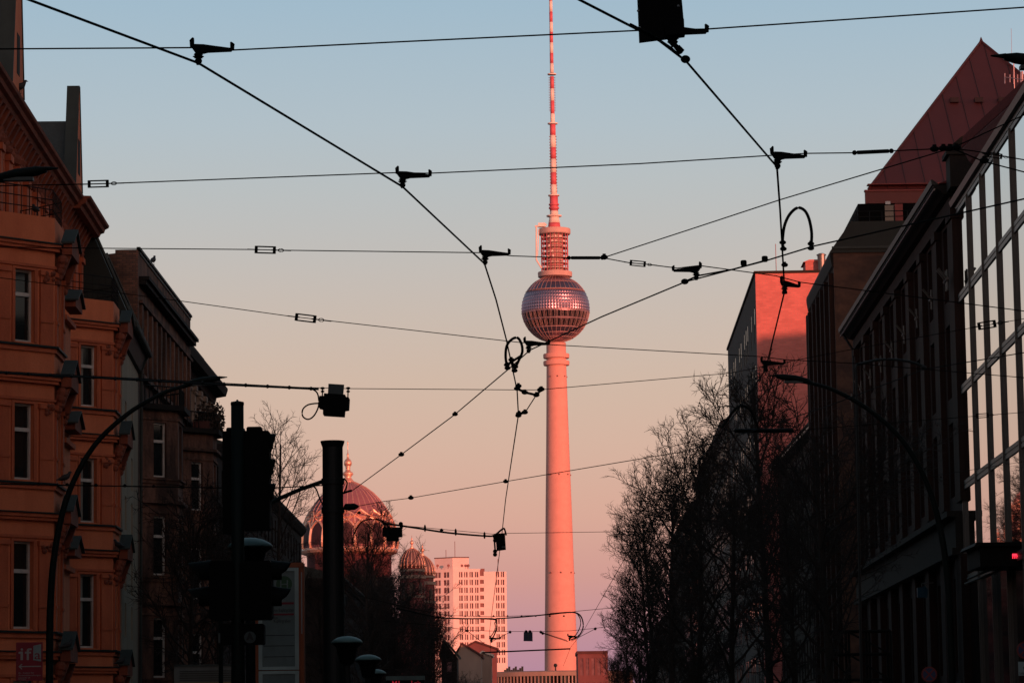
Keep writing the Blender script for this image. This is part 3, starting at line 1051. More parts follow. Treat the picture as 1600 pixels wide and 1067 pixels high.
rt = f.build('tiled_roof', M['red_tile'], gb)
f = MB()
for i in range(180):
    u = -4.3 - i * 0.3
    o_ = -0.0967 * i * 0.3
    f.tube([FG(u, 0.12 + o_, zr + 2.05), FG(u, 0.03 + o_, zr + 2.53), FG(u, -0.7 + o_, zr + 2.98), FG(u, -3.0 + o_, zr + 3.23)], 0.06, 4)
f.build('tile_ridge', M['red_tile'], rt)
f = MB()
f.box((-1.3, -1.6, zr + 0.9), (0.3, 0.35, zr + 2.3), FG)
f.prism([(-1.6, zr + 2.3), (0.5, zr + 2.3), (0.5, zr + 2.5), (-0.2, zr + 3.1), (-1.6, zr + 3.1)], -1.4, 0.4, lambda n, w_, a: FG(a, n, w_))
f.build('party_wall', M['stone_grey'], gb)

# canopy with the running light display
cp = thing('entrance_canopy', (18.3, 121, 8), 'black entrance canopy with red lights jutting from the glass building', 'canopy')
cx0 = xat(1521, 868, 121)
cz1, cz0 = zat(1560, 853, 121), zat(1560, 884, 121)
k = MB()
k.box((cx0 + 0.25, 121, cz0), (19.2, 124.5, cz1))
k.prism([(cx0, cz1 + 0.001), (19.25, cz1 + 0.001), (19.25, cz1 + 0.14), (cx0 + 0.1, cz1 + 0.14)], 120.8, 124.7, lambda a, w_, n: (a, n, w_))
k.build('body', M['signal_black'], cp)
k = MB()
k.tube([P(1512, 904, 124), P(1562, 884, 122)], 0.05, 6)
k.tube([P(1508, 912, 124), P(1575, 886, 122)], 0.05, 6)
k.build('strut', M['facade_metal'], cp)
# two glowing glyphs of dots
k = MB()
pat = ["11111", "11111", "10101", "10101"]
for gx in (1582.5, 1591.5):
    for r_, row in enumerate(pat):
        for c_, ch in enumerate(row):
            if ch == '1':
                q = P(gx + c_ * 1.65, 865.5 + r_ * 1.9, 120.97)
                k.box((q.x - 0.017, 120.965, q.z - 0.02), (q.x + 0.017, 120.99, q.z + 0.02))
k.build('light_text', M['led'], cp)

# ---------------------------------------------------------------- dark stone building
FS = frame((19.55, 138.6, 0), (0.0195, 1), -1)
sb = thing('stone_building', (27, 168, 0), 'long sooty sandstone building with tall pilasters and dark projecting cornice', 'building')
zs = zat(1318, 518, 189)
zb1 = (zat(1509, 774, 138.6) + zat(1330, 928, 198)) / 2
SL = 50.4
pil = []
for pxx in (1349, 1364, 1381, 1399, 1419, 1440, 1464, 1490):
    q = (pxx - 800) / 5000
    D = (19.13 - 0.0195 * 138.6) / (q - 0.0195)
    pil.append((D - 138.6) / math.cos(0.0195))
pil = [x for x in sorted(pil) if x < SL - 2] + [SL - 0.7]
w = MB()
cols = []
for a, b in zip(pil[:-1], pil[1:]):
    c = (a + b) / 2
    cols += [(c - 1.9, c - 0.35), (c + 0.35, c + 1.9)]
rows = [(zb1 + 1.0 + 4.4 * k, zb1 + 4.3 + 4.4 * k) for k in range(3)]
wall_openings(w, FS, 0, SL, zb1, zs - 0.5, cols, rows, 0.3)
lrows = [(0.6, 3.2), (4.6, zb1 - 2.6)]
wall_openings(w, FS, 0, SL, 0, zb1, [(c[0], c[1]) for c in cols], lrows, 0.4)
w.quad(FS(0, 0, 0), FS(0, -12, 0), FS(0, -12, zs), FS(0, 0, zs))
w.quad(FS(SL, 0, 0), FS(SL, -12, 0), FS(SL, -12, zs), FS(SL, 0, zs))
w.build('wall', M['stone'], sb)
for a, b in cols:
    for r0, r1 in rows + lrows:
        window(sb, FS, a, b, r0, r1, -0.28, M['dark_cornice'], fw=0.09)
for a in [0.5] + pil:
    k = MB()
    k.box((a - 0.62, 0.002, zb1 + 0.5), (a + 0.62, 0.26, zs - 1.6), FS)
    k.box((a - 0.72, 0.002, zs - 1.6), (a + 0.72, 0.34, zs - 1.2), FS)
    pp = k.build('pilaster', M['stone_edge'], sb)
    k = MB()
    zq = zat(1480, 465, 144)
    k.tube([FS(a, 0.42, zq), FS(a, 0.85, zq + 0.55)], 0.06, 6)
    k.tube([FS(a - 0.45, 0.5, zq + 0.05), FS(a + 0.45, 0.5, zq + 0.05)], 0.06, 6)
    k.tube([FS(a, 0.46, zq - 0.4), FS(a, 0.46, zq + 0.5)], 0.05, 6)
    k.build('flag_bracket', M['facade_metal'], pp)
    k = MB()
    k.box((a - 0.8, 0.002, 0.1), (a + 0.8, 0.36, zb1 - 1.8), FS)
    k.build('pier', M['stone'], sb)
for w0, w1, p, m_ in ((zb1 - 1.5, zb1 - 0.15, 0.45, 'stone_grey'), (zb1 - 0.15, zb1 + 0.1, 0.8, 'stone_grey'), (zb1 - 1.8, zb1 - 1.5, 0.62, 'stone_grey'), (3.5, 4.2, 0.4, 'stone_grey'), (zs - 1.15, zs - 0.55, 0.25, 'stone')):
    k = MB()
    k.box((0, 0.002, w0), (SL, p, w1), FS)
    k.build('ledge', M[m_], sb)
k = MB()
k.prism([(0.002, zs - 0.5), (0.45, zs - 0.42), (0.95, zs - 0.1), (0.95, zs - 0.02), (0.002, zs - 0.02)], 0, SL + 0.5, lambda n, w_, a: FS(a, n, w_))
k.build('cornice', M['dark_cornice'], sb)
k = MB()
k.prism([(0.75, zs - 0.016), (1.02, zs - 0.016), (1.06, zs + 0.22), (0.98, zs + 0.22), (0.75, zs + 0.04)], 0, SL + 0.55, lambda n, w_, a: FS(a, n, w_))
k.build('gutter', M['mast'], sb)
k = MB()
k.tube([FS(-0.1, 0.93, zs - 0.24), FS(SL + 0.5, 0.93, zs - 0.24)], 0.05, 6)
k.build('gutter_edge', M['gutter'], sb)
k = MB()
k.tube([FS(SL - 0.5, 0.95, zs - 0.1), FS(SL - 0.6, 0.3, zs - 1.2), FS(SL - 0.6, 0.3, 0.2)], 0.09, 6)
k.build('downpipe', M['mast'], sb)
k = MB()
k.prism([(0.7, zs + 0.045), (-5, zs + 2.2), (-12, zs + 2.2), (-12, zs)], 0, SL, lambda n, w_, a: FS(a, n, w_))
k.build('roof', M['red_tile'], sb)

# ---------------------------------------------------------------- corner block with the red pyramid roof
pb = thing('corner_block', (28, 207, 0), 'tall brown corner block crowned by a steep dark red metal roof', 'building')
bx0 = xat(1302, 420, 200)
FP = frame((bx0, 200, 0), (0.0195, 1), -1)
zp = zat(1302, 397, 200)
w = MB()
colp = [(2.0, 3.3), (5.5, 6.8), (9.0, 10.3), (12.5, 13.8), (16.2, 17.5)]
rowp = [(zp - 4.2 - 4.2 * k, zp - 1.6 - 4.2 * k) for k in range(6)]
wall_openings(w, FP, 0, 20.8, 0, zp, colp, rowp, 0.35)
w.quad(FP(20.8, 0, 0), FP(20.8, -17.5, 0), FP(20.8, -17.5, zp), FP(20.8, 0, zp))
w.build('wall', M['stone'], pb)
w = MB()
w.box((-0.35, -17.5, 0), (-0.003, 0.0, zp), FP)
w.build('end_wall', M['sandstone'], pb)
for a, b in colp:
    for r0, r1 in rowp:
        window(pb, FP, a, b, r0, r1, -0.3, M['dark_cornice'])
for a in (0.4, 4.4, 7.9, 11.4, 15.0, 18.8, 20.4):
    k = MB()
    k.box((a - 0.35, 0.002, 2), (a + 0.35, 0.3, zp - 1.2), FP)
    k.build('pilaster', M['stone_edge'], pb)
k = MB()
k.prism([(0.002, zp - 0.9), (0.12, zp - 0.8), (0.2, zp - 0.25), (0.22, zp), (0.002, zp)], -0.36, 21, lambda n, w_, a: FP(a, n, w_))
k.build('cornice', M['dark_cornice'], pb)
mz = zat(1331, 352, 201)
k = MB()
k.prism([(0.2, zp + 0.004), (0.22, zp + 0.1), (-1.15, mz), (-17.5, mz), (-17.5, zp + 0.004)], -0.45, 20.9, lambda n, w_, a: FP(a, n, w_))
k.build('mansard', M['sheet_dark'], pb)
k = MB()
k.box((-0.55, -17.4, zp + 0.25), (-0.453, 0.1, zp + 0.4), FP)
k.build('mansard_seam', M['sheet'], pb)
lz = zat(1360, 319, 203)
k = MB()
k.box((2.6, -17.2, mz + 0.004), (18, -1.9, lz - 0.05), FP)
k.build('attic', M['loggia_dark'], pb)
k = MB()
for i in range(12):
    k.tube([FP(0.3, -1.6 - i * 0.8, mz), FP(0.3, -1.6 - i * 0.8, mz + 0.75)], 0.03, 4)
    k.tube([FP(0.3 + i, -1.6, mz), FP(0.3 + i, -1.6, mz + 0.75)], 0.03, 4)
for h in (0.4, 0.75):
    k.tube([FP(12, -1.6, mz + h), FP(0.3, -1.6, mz + h), FP(0.3, -10, mz + h)], 0.03, 4)
k.build('railing', M['black_steel'], pb)
for i in range(3):
    k = MB()
    k.box((2.45, -4.6 - i * 2.6, mz + 0.1), (2.59, -3.6 - i * 2.6, lz - 0.2), FP)
    k.build('attic_window', M['sphere_glass'], pb)
k = MB()
k.box((2.0, -4.7, mz + 0.01), (2.4, -4.2, lz - 0.2), FP)
k.build('red_column', M['red_trim'], pb)
A = P(1357, 296, 203)
T = P(1533, 66, 218)
B = Vector((A.x + (T.x - A.x) * 1.9, A.y, A.z))
Ab = Vector((A.x + 5.6, 224, A.z))
Bb = Vector((B.x, 224, A.z))
k = MB()
k.add([A, B, Bb, Ab, T], [(0, 1, 4), (1, 2, 4), (2, 3, 4), (3, 0, 4), (3, 2, 1, 0)])
rr = k.build('pyramid_roof', M['red_roof'], pb)
k = MB()
fall = Vector((T.x, A.y, A.z))
dirf = (T - fall)
nrm = (B - A).cross(T - A).normalized()
if nrm.y > 0: nrm = -nrm
nn = 15
for i in range(1, nn):
    b0 = A.lerp(B, i / nn)
    # clip against the two hips
    t = (b0.x - A.x) / (T.x - A.x) if b0.x < T.x else (B.x - b0.x) / (B.x - T.x)
    k.tube([b0 + nrm * 0.02, b0 + dirf * t + nrm * 0.02], 0.03, 4)
k.build('standing_seam', M['red_seam'], rr)
k = MB()
k.tube([A + Vector((0, 0, 0.02)), T + Vector((0, 0, 0.05))], 0.09, 5)
k.tube([B + Vector((0, 0, 0.02)), T + Vector((0, 0, 0.05))], 0.09, 5)
k.tube([T, T + Vector((0, 0, 0.35))], [0.16, 0.02], 6)
k.build('hip_flashing', M['red_roof'], rr)
k = MB()
for pxx in (1492, 1530, 1567):
    a0 = P(pxx, 157, 211.2)
    # sit on the roof plane
    tt = (a0.z - A.z) / (T.z - A.z)
    c0 = Vector((a0.x, A.y + (T.y - A.y) * tt, a0.z))
    k.box((c0.x - 0.28, c0.y - 0.35, c0.z - 0.1), (c0.x + 0.28, c0.y + 0.3, c0.z + 0.22))
k.build('roof_vent', M['red_seam'], rr)
k = MB()
k.box((A.x - 0.25, A.y - 0.35, lz - 0.02), (B.x, A.y + 0.02, lz + 0.75))
fs_ = k.build('eaves_fascia', M['red_roof'], pb)
k = MB()
k.box((A.x - 0.3, A.y - 0.42, lz + 0.75), (B.x, A.y + 0.02, lz + 0.86))
k.box((A.x - 0.05, A.y - 0.1, lz + 1.25), (B.x, A.y + 0.6, lz + 1.31))
k.build('fascia_trim', M['red_trim'], fs_)
k = MB()
k.box((A.x - 0.1, A.y - 0.1, lz - 0.2), (B.x, 223.9, lz - 0.025))
k.build('roof_soffit', M['dark_cornice'], pb)
k = MB()
q = P(1386, 319, 203)
k.box((q.x - 0.16, 202.5, q.z - 0.1), (q.x + 0.16, 202.6, q.z + 0.1))
k.build('floodlight', M['rivet'], pb)

# roof aerial
ae = thing('roof_aerial', P(1586, 150, 128), 'pale forked television aerial on the roof in front of the red pyramid roof', 'aerial')
k = MB()
k.tube([P(1586, 170, 128), P(1584, 100, 128)], 0.022, 5)
k.tube([P(1581, 100, 128), P(1580, 45, 128)], 0.008, 4)
k.build('mast', M['ant_pink'], ae)
k = MB()
k.tube([P(1570, 121, 128), P(1598, 125, 127)], 0.016, 4)
for x_, h in ((1570, 8), (1578, 6), (1584, 9), (1590, 6), (1595, 10), (1598, 8)):
    k.tube([P(x_, 123 - h, 128), P(x_, 123 + h, 128)], 0.02, 4)
k.tube([P(1597, 112, 128), P(1596, 140, 128)], 0.05, 5)
k.build('aerial_array', M['ant_pink'], ae)

# ---------------------------------------------------------------- low grey house before the red brick one
r_, FL = street_house('grey_house', 'grey rendered house with dark overhanging eaves below the sunlit brick wall', (21.45, 221.6, 0), 0.0, -1, 38, 16, zat(1268, 655, 221.6), M['grey_render'], M['sheet_dark'], storey=4.3, bay=2.3, first=0.7, ww=1.15, wh=2.9, rec=0.1, roofh=0.3, top_gap=1.9, cornice=0.75, corn_m=M['dark_cornice'])
zl_ = zat(1268, 655, 221.6)
k = MB()
k.tube([FL(0, 0.72, zl_ - 0.4), FL(38, 0.72, zl_ - 0.4)], 0.08, 5)
k.build('gutter', M['gutter'], r_)

# ---------------------------------------------------------------- red brick building catching the sun
rb = thing('red_brick_building', (30, 285, 0), 'tall brick building whose end wall glows red in the last sun', 'building')
rx0 = xat(1180, 440, 260.3)
FR = frame((rx0, 260.3, 0), (0.0212, 1), -1)
zrb = zat(1181, 429, 260.3)
w = MB()
colr = [(2.0, 3.1), (7.0, 8.0), (13.2, 14.3), (16.0, 17.1), (19.0, 20.1), (25.0, 26.2), (28.5, 29.6), (36, 37.2), (39.2, 40.4), (45, 46.2)]
rowr = [(zrb - 3.9 - 4.75 * k - 1.5, zrb - 2.4 - 4.75 * k) for k in range(7)]
wall_openings(w, FR, 0, 51, 0, zrb, colr, rowr, 0.35)
w.quad(FR(51, 0, 0), FR(51, -18, 0), FR(51, -18, zrb), FR(51, 0, zrb))
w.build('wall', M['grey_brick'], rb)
w = MB()
w.box((-0.4, -18, 0), (-0.003, 0.0, zrb), FR)
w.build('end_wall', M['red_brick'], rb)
for a, b in colr:
    for r0, r1 in rowr:
        window(rb, FR, a, b, r0, r1, -0.02, M['grey_render'], transom=0.5, fd=0.012)
k = MB()
k.box((-0.5, -18, zrb + 0.003), (51.1, 0.12, zrb + 0.22), FR)
k.build('coping', M['grey_render'], rb)
k = MB()
k.box((2, -8.2, zrb + 0.22), (5, -4.3, zrb + 1.25), FR)
k.prism([(-4.1, zrb + 1.25), (-8.4, zrb + 1.25), (-8.4, zrb + 1.45), (-4.6, zrb + 1.45)], 1.9, 5.1, lambda n, w_, a: FR(a, n, w_))
k.build('roof_box', M['red_brick'], rb)
k = MB()
q = FR(1.6, -5.6, 0)
k.lathe([(0.33, zrb + 0.2), (0.33, zrb + 1.7), (0.4, zrb + 1.72), (0.4, zrb + 1.8), (0.2, zrb + 1.9)], (q.x, q.y, 0), 12)
k.build('vent_pipe', M['gutter'], rb)
k = MB()
q = FR(2.5, -1.9, 0)
k.tube([(q.x, q.y, zrb), (q.x, q.y, zrb + 2.9)], 0.035, 4)
k.build('roof_aerial', M['ant_pink'], rb)

street_house('pale_house', 'pale grey house with sloped roof behind the bare trees on the right', (20.95, 312.5, 0), 0.021, -1, 82, 16, zat(1122, 668, 318), M['pale_render'], M['terracotta'], storey=4.0, bay=2.9, wh=2.5, rec=0.04, roofh=3.5, cornice=0.6)
street_house('pale_house', 'distant house row end hidden behind the right hand trees', (22.7, 396, 0), 0.01, -1, 90, 16, 31.5, M['grey_render'], M['terracotta'], storey=4.0, bay=3.3, wh=2.5, rec=0.04, roofh=2.5)
street_house('pale_house', 'farthest right hand house glimpsed through the treetops', (24, 490, 0), 0.01, -1, 120, 16, 22, M['pale_render'], M['terracotta'], storey=4.0, bay=4, wh=2.5, rec=0.04, roofh=2.5)

# outside the frame: blocks added to shade the scene, and the street's left side
street_house('street_shade_block', 'unseen tall block added on the right outside the frame to shade the street', (15.6, -110, 0), 0.012, -1, 180, 18, 29, M['stone'], M['red_tile'], storey=4.2, bay=9, wh=2.4)  # unseen block, added to keep the low sun off the near street
street_house('roof_shade_block', 'unseen high block added outside the frame to shade the red pyramid roof', (41.5, 160, 0), 0.0, -1, 12, 25, 53, M['stone'], M['red_tile'], storey=4.2, bay=6, wh=2.4, roofh=0.3)  # unseen block, added to shade the red pyramid roof
rh_, FH = street_house('unseen_house', 'unseen lower block added outside the frame to shade the brick end wall', (68.5, 163, 0), 0.0, -1, 8, 16, 38.6, M['stone'], M['red_tile'], storey=4.2, bay=4, wh=2.4, roofh=0.3)  # unseen block, added to set the shadow line on the brick end wall
k = MB()
k.box((1, -16, 38.86), (7.5, -11.4, 39.7), FH)
k.build('roof_box', M['stone'], rh_)  # added to step that shadow line up at its right end
street_house('glow_shade_block', 'unseen block added behind the viewpoint to hold off the low sunset glow', (-40, -75, 0), 0.0, -1, 12, 100, 25, M['stone'], M['red_tile'], storey=4.2, bay=6, wh=2.4, roofh=2.0)  # unseen block, added so the sunset glow misses the lower fronts
street_house('unseen_house', 'house on the left beside the viewpoint outside the frame', (-15.2, -60, 0), 0.0, 1, 130, 14, 20, M['dark_building'], M['slate'], storey=4.2, bay=9, wh=2.4)

# ================================================================ television tower
TD = 1500.0
tk = TD / F_PX
tx = xat(876, 990, TD)
tz = lambda y: zat(868, y, TD)
TC = (tx, TD, 0)
tv = thing('television_tower', (tx, TD, 0), 'slender concrete television tower with a steel sphere and striped mast', 'tower')


def lat(prof, name, m, parent=tv, n=48, smooth=True):
    k = MB()
    k.lathe([(r * tk, tz(y)) for r, y in prof], TC, n)
    o = k.build(name, m, parent, smooth)
    if smooth:
        o.data.polygons.foreach_set('use_smooth', [len(p.vertices) == 4 for p in o.data.polygons])
    return o


k = MB()
k.lathe([(30 * tk, 0), (27.5 * tk, 20), (26 * tk, tz(1060)), (25 * tk, tz(1000)), (22.6 * tk, tz(900)), (20.6 * tk, tz(800)), (18.6 * tk, tz(720)), (17.0 * tk, tz(645)), (15.6 * tk, tz(571)), (15.4 * tk, tz(536))], TC, 64)
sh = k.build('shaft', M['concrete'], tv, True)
lat([(15.8, 571.5), (20.2, 571), (20.6, 568), (20.6, 565), (20.0, 564.2), (15.8, 564)], 'collar', M['concrete'], sh, 48, False)
lat([(15.8, 560.5), (20.2, 560), (20.6, 557), (20.6, 554), (20.0, 553.2), (15.8, 553)], 'collar', M['concrete'], sh, 48, False)
for y in (589, 742, 895):
    for a in (-1.9, -1.2, -0.4, 0.5):
        k = MB()
        r = (15.9 + (y - 571) * 0.0222) * tk
        k.ball((tx + r * math.cos(a - 0.3), TD + r * math.sin(a - 0.3), tz(y)), 0.4, 8, 6)
        k.build('warning_light', M['panel_dark'], sh)
# sphere
cz_ = tz(483)
RS = 53.4 * tk


def sp(lat_, az, r):
    return (tx + r * math.cos(lat_) * math.cos(az), TD + r * math.cos(lat_) * math.sin(az), cz_ + r * math.sin(lat_))


def la(y):
    return math.asin(max(-1, min(1, (483 - y) / 53.4)))


k = MB()
NZ = 72
rows = [la(y) for y in (488.5, 484.2, 479.2, 474, 468.6, 463, 457.5)]
for i in range(len(rows) - 1):
    for j in range(NZ):
        a0, a1 = 2 * math.pi * j / NZ, 2 * math.pi * (j + 1) / NZ
        l0, l1 = rows[i], rows[i + 1]
        k.add([sp(l0, a0, RS), sp(l0, a1, RS), sp(l1, a1, RS), sp(l1, a0, RS), sp((l0 + l1) / 2, (a0 + a1) / 2, RS + 0.24)],
              [(0, 1, 4), (1, 2, 4), (2, 3, 4), (3, 0, 4)])
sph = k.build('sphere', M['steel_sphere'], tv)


def band(ys, name, m, dr=0.0, sm=False, n=NZ):
    k = MB()
    ls = [la(y) for y in ys]
    for i in range(len(ls) - 1):
        for j in range(n):
            a0, a1 = 2 * math.pi * j / n, 2 * math.pi * (j + 1) / n
            k.quad(sp(ls[i], a0, RS + dr), sp(ls[i], a1, RS + dr), sp(ls[i + 1], a1, RS + dr), sp(ls[i + 1], a0, RS + dr))
    return k.build(name, m, sph, sm)


band((457.5, 455), 'dark_ring', M['panel_dark'], -0.15)
band((455, 450, 444, 438, 433, 430.5), 'upper_panels', M['steel_sphere'])
band((500.5, 491), 'window_band', M['sphere_glass'], -0.12)
band((513.5, 504), 'window_band', M['sphere_glass'], -0.12)
band((491, 488.5), 'parapet_ring', M['steel_sphere'], 0.1)
band((504, 500.5), 'parapet_ring', M['steel_sphere'], 0.05)
band((518, 513.5), 'parapet_ring', M['steel_sphere'])
band((536, 533, 528, 523, 518), 'lower_panels', M['steel_sphere'])
k = MB()
for j in range(36):
    az = 2 * math.pi * j / 36
    k.tube([sp(la(y), az, RS + 0.12) for y in (457, 452, 446, 440, 434, 431)], 0.09, 4)
    k.tube([sp(la(y), az, RS + 0.12) for y in (489, 495, 501, 508, 514, 520, 526, 531, 535)], 0.1, 4)
for j in range(72):
    az = 2 * math.pi * (j + 0.5) / 72
    k.tube([sp(la(y), az, RS + 0.05) for y in (491, 500.5)], 0.08, 4)
    k.tube([sp(la(y), az, RS + 0.05) for y in (504, 513.5)], 0.08, 4)
for y, r in ((489.5, 0.22), (502, 0.16), (515, 0.16), (523, 0.12), (529, 0.12), (443, 0.11), (456, 0.2)):
    k.tube([sp(la(y), 2 * math.pi * j / 72, RS + 0.14) for j in range(73)], r, 4, False)
k.build('ribs', M['steel_rib'], sph)
# lattice cylinder above
lat([(20, 434), (26.8, 433), (27.2, 427), (26.8, 425.5), (14, 425)], 'platform', M['concrete_light'], tv, 48, False)
core = lat([(13.6, 426), (13.6, 366)], 'equipment_core', M['concrete_light'], tv, 36)
for y in (420, 412, 404, 396, 388, 380, 373):
    lat([(13.4, y + 0.7), (21, y + 0.7), (21, y - 0.5), (13.4, y - 0.5)], 'gallery', M['panel_dark'] if y in (404, 388) else M['concrete_light'], core, 36, False)
k = MB()
for j in range(20):
    a = 2 * math.pi * j / 20
    k.tube([(tx + 21 * tk * math.cos(a), TD + 21 * tk * math.sin(a), tz(426)), (tx + 21 * tk * math.cos(a), TD + 21 * tk * math.sin(a), tz(366))], 0.16, 4)
for y in (416.5, 408.5, 400.5, 392.5, 384.5, 377):
    k.tube([(tx + 21 * tk * math.cos(2 * math.pi * j / 40), TD + 21 * tk * math.sin(2 * math.pi * j / 40), tz(y)) for j in range(41)], 0.12, 4, False)
k.build('railing', M['ant_red'], core)
rn = random.Random(8)
k = MB()
for i in range(90):
    a = rn.uniform(math.pi * 0.9, math.pi * 2.1)
    r = rn.uniform(14.5, 20) * tk
    z = tz(rn.choice((422, 414, 406, 398, 390, 382, 375))) + 0.4
    s_ = rn.uniform(0.25, 0.7)
    c0 = (tx + r * math.cos(a), TD + r * math.sin(a), z)
    if i % 3 == 0: k.ball((c0[0], c0[1], z + 0.6), s_, 8, 6)
    else: k.box((c0[0] - s_ * 0.6, c0[1] - s_ * 0.6, z), (c0[0] + s_ * 0.6, c0[1] + s_ * 0.6, z + s_ * 1.7))
k.build('antenna_equipment', M['ant_white'], core)
lat([(14, 367), (24.5, 367), (25.6, 365.5), (25.6, 359.5), (25, 358.2), (10, 357.5)], 'top_disc', M['concrete_light'], tv, 48, False)
k = MB()
for a, b, r in (((838, 353), (838, 406), 0.42), ((838, 406), (846, 419), 0.42), ((842, 358), (840, 400), 0.22), ((836, 354), (854, 351), 0.5)):
    pa, pb_ = P(a[0], a[1], TD - 4), P(b[0], b[1], TD - 4)
    k.tube([pa, pb_], r, 6)
q = P(847, 352, TD - 3)
k.box((q.x - 1.8, TD - 4.5, q.z - 0.9), (q.x + 1.6, TD - 1.5, q.z + 0.9))
k.build('crane', M['ant_white'], tv)
# striped mast
lat([(10.2, 357.4), (9.2, 349)], 'mast_section', M['ant_red'])
lat([(9.2, 349), (7.4, 338.5)], 'mast_section', M['ant_white'])
lat([(7, 339), (12, 338.6), (12.2, 337), (7, 336.5)], 'mast_ring', M['ant_white'])
segs = [(330, 336.5, 'w', 6.6), (307, 330, 'r', 6.6), (289, 305, 'w', 5.0), (270, 289, 'r', 4.9), (249, 270, 'w', 4.8), (231, 249, 'r', 4.7), (212, 231, 'w', 4.7), (195, 212, 'r', 4.6),
        (178, 193, 'w', 3.5), (158, 178, 'r', 3.3), (139, 158, 'w', 3.2), (120, 139, 'r', 3.2), (99.5, 114, 'w', 2.9), (83.6, 99.5, 'r', 2.9), (67, 83.6, 'w', 2.8), (51, 67, 'r', 2.8), (35, 51, 'w', 2.7),
        (19, 35, 'r', 2.7), (2, 19, 'w', 2.6), (-14, 2, 'r', 2.6), (-35, -14, 'w', 2.2), (-60, -35, 'r', 1.8)]
for y0, y1, c, r in segs:
    o = lat([(r, y1), (r, y0)], 'mast_section', M['ant_red'] if c == 'r' else M['ant_white'], tv, 16)
for y, r in ((305.8, 9), (193.5, 8), (116.5, 7)):
    lat([(4, y + 1.2), (r, y + 0.8), (r, y - 0.8), (4, y - 1.2)], 'mast_ring', M['ant_white'], tv, 24, False)
lat([(6.7, 327), (8.2, 326.5), (8.2, 324), (6.7, 323.5)], 'mast_ring', M['ant_red'], tv, 24, False)
lat([(6.7, 321.5), (8.2, 321), (8.2, 319), (6.7, 318.5)], 'mast_ring', M['ant_red'], tv, 24, False)
k = MB()
for i in range(22):
    y = 122 + i * 2.6 if i < 21 else 122
    for s_ in (-1, 1):
        k.tube([(tx + s_ * 2.6 * tk, TD - 0.4, tz(y)), (tx + s_ * 5.4 * tk, TD - 0.4, tz(y))], 0.12, 4)
for i in range(20):
    y = 214 + i * 4.5
    for s_ in (-1, 1):
        k.tube([(tx + s_ * 4.2 * tk, TD - 0.6, tz(y)), (tx + s_ * 5.9 * tk, TD - 0.6, tz(y))], 0.22, 4)
k.build('mast_dipoles', M['panel_dark'], tv)

# ================================================================ panel tower block
HD = 1140.0
hk = HD / F_PX
hb = thing('panel_tower_block', (xat(735, 1000, HD), HD + 10, 0), 'pale prefabricated tower block with rows of small windows left of the tower', 'building')
C0 = P(708.5, 960, HD)
zh = zat(708, 888.5, HD)
Rf = frame((C0.x, HD, 0), (0.985, 0.17), -1)      # right face: u to the right
Lf = frame((C0.x, HD, 0), (-0.9, 0.42), 1)       # left face: u to the left
# orient the outward normals toward the camera
def flipF(F):
    return F
if Rf(0, 1, 0).y > HD: Rf = frame((C0.x, HD, 0), (0.985, 0.17), 1)
if Lf(0, 1, 0).y > HD: Lf = frame((C0.x, HD, 0), (-0.9, 0.42), -1)
rowsH = [(zat(720, 901.5 + 12.2 * i, HD), zat(720, 893 + 12.2 * i, HD)) for i in range(12)]
colR = [((px_ - 3.0 - 708.5) * hk, (px_ + 3.0 - 708.5) * hk) for px_ in (720.5, 728.5, 737, 745.5)]
colR2 = [((px_ - 3.0 - 708.5) * hk, (px_ + 3.0 - 708.5) * hk) for px_ in (778.5, 786.5)]
st = ((751 - 708.5) * hk, (757 - 708.5) * hk)
rw_ = (793 - 708.5) * hk
colL = [(1.5, 3.7), (4.9, 7.2)]
w = MB()
wall_openings(w, Rf, 0, st[0], 0, zh, colR, rowsH, 0.3)
wall_openings(w, Rf, st[1], rw_, 0, zh - 1.0, colR2, rowsH, 0.3)
wall_openings(w, Lf, 0, 9.2, 0, zh, colL, rowsH, 0.3)
w.add([Rf(0, -0.01, zh), Rf(st[0], 0, zh), Rf(st[0], -14, zh), Lf(9.2, 0, zh)], [(0, 1, 2, 3)])
w.add([Rf(st[1], 0, zh - 1), Rf(rw_, 0, zh - 1), Rf(rw_, -14, zh - 1), Rf(st[1], -14, zh - 1)], [(0, 1, 2, 3)])
w.quad(Rf(rw_, 0, 0), Rf(rw_, -14, 0), Rf(rw_, -14, zh - 1), Rf(rw_, 0, zh - 1))
w.quad(Lf(9.2, 0, 0), Lf(9.2, -14, 0), Lf(9.2, -14, zh), Lf(9.2, 0, zh))
w.quad(Rf(st[0], -14, 0), Rf(rw_, -14, 0), Rf(rw_, -14, zh - 1), Rf(st[0], -14, zh - 1))
w.build('wall', M['panel_block'], hb)
k = MB()
k.box((st[0], -6, 0), (st[1], -0.35, zh - 0.4), Rf)
stw = k.build('stair_column', M['panel_dark'], hb)
for i in range(13):
    k = MB()
    k.box((st[0] + 0.01, -0.34, zat(754, 905 + 12.2 * i, HD)), (st[1] - 0.01, 0.05, zat(754, 899 + 12.2 * i, HD)), Rf)
    k.build('balcony_front', M['panel_block'], stw)
n = 0
for F_, cs in ((Rf, colR), (Rf, colR2), (Lf, colL)):
    for a, b in cs:
        for c, d in rowsH:
            if n < 98:
                g = MB()
                g.box((a, -0.28, c), (b, -0.2, d), F_)
                wn = g.build('window', M['glass_far'], hb)
                g = MB()
                m_ = (a + b) / 2
                g.box((m_ - 0.12, -0.2, c), (m_ + 0.12, -0.1, d), F_)
                g.box((a, -0.2, c), (a + 0.14, -0.1, d), F_)
                g.build('frame', M['ant_white'], wn)
            n += 1
k = MB()
pz = zat(700, 871, HD)
k.prism([(-6.6, 4.2), (-0.1, 0.25), (5.6, 1.1), (4.5, 9.5), (-5, 9)], zh + 0.003, pz, lambda a, b, w_: (C0.x + a, HD + 0.6 + b, w_))
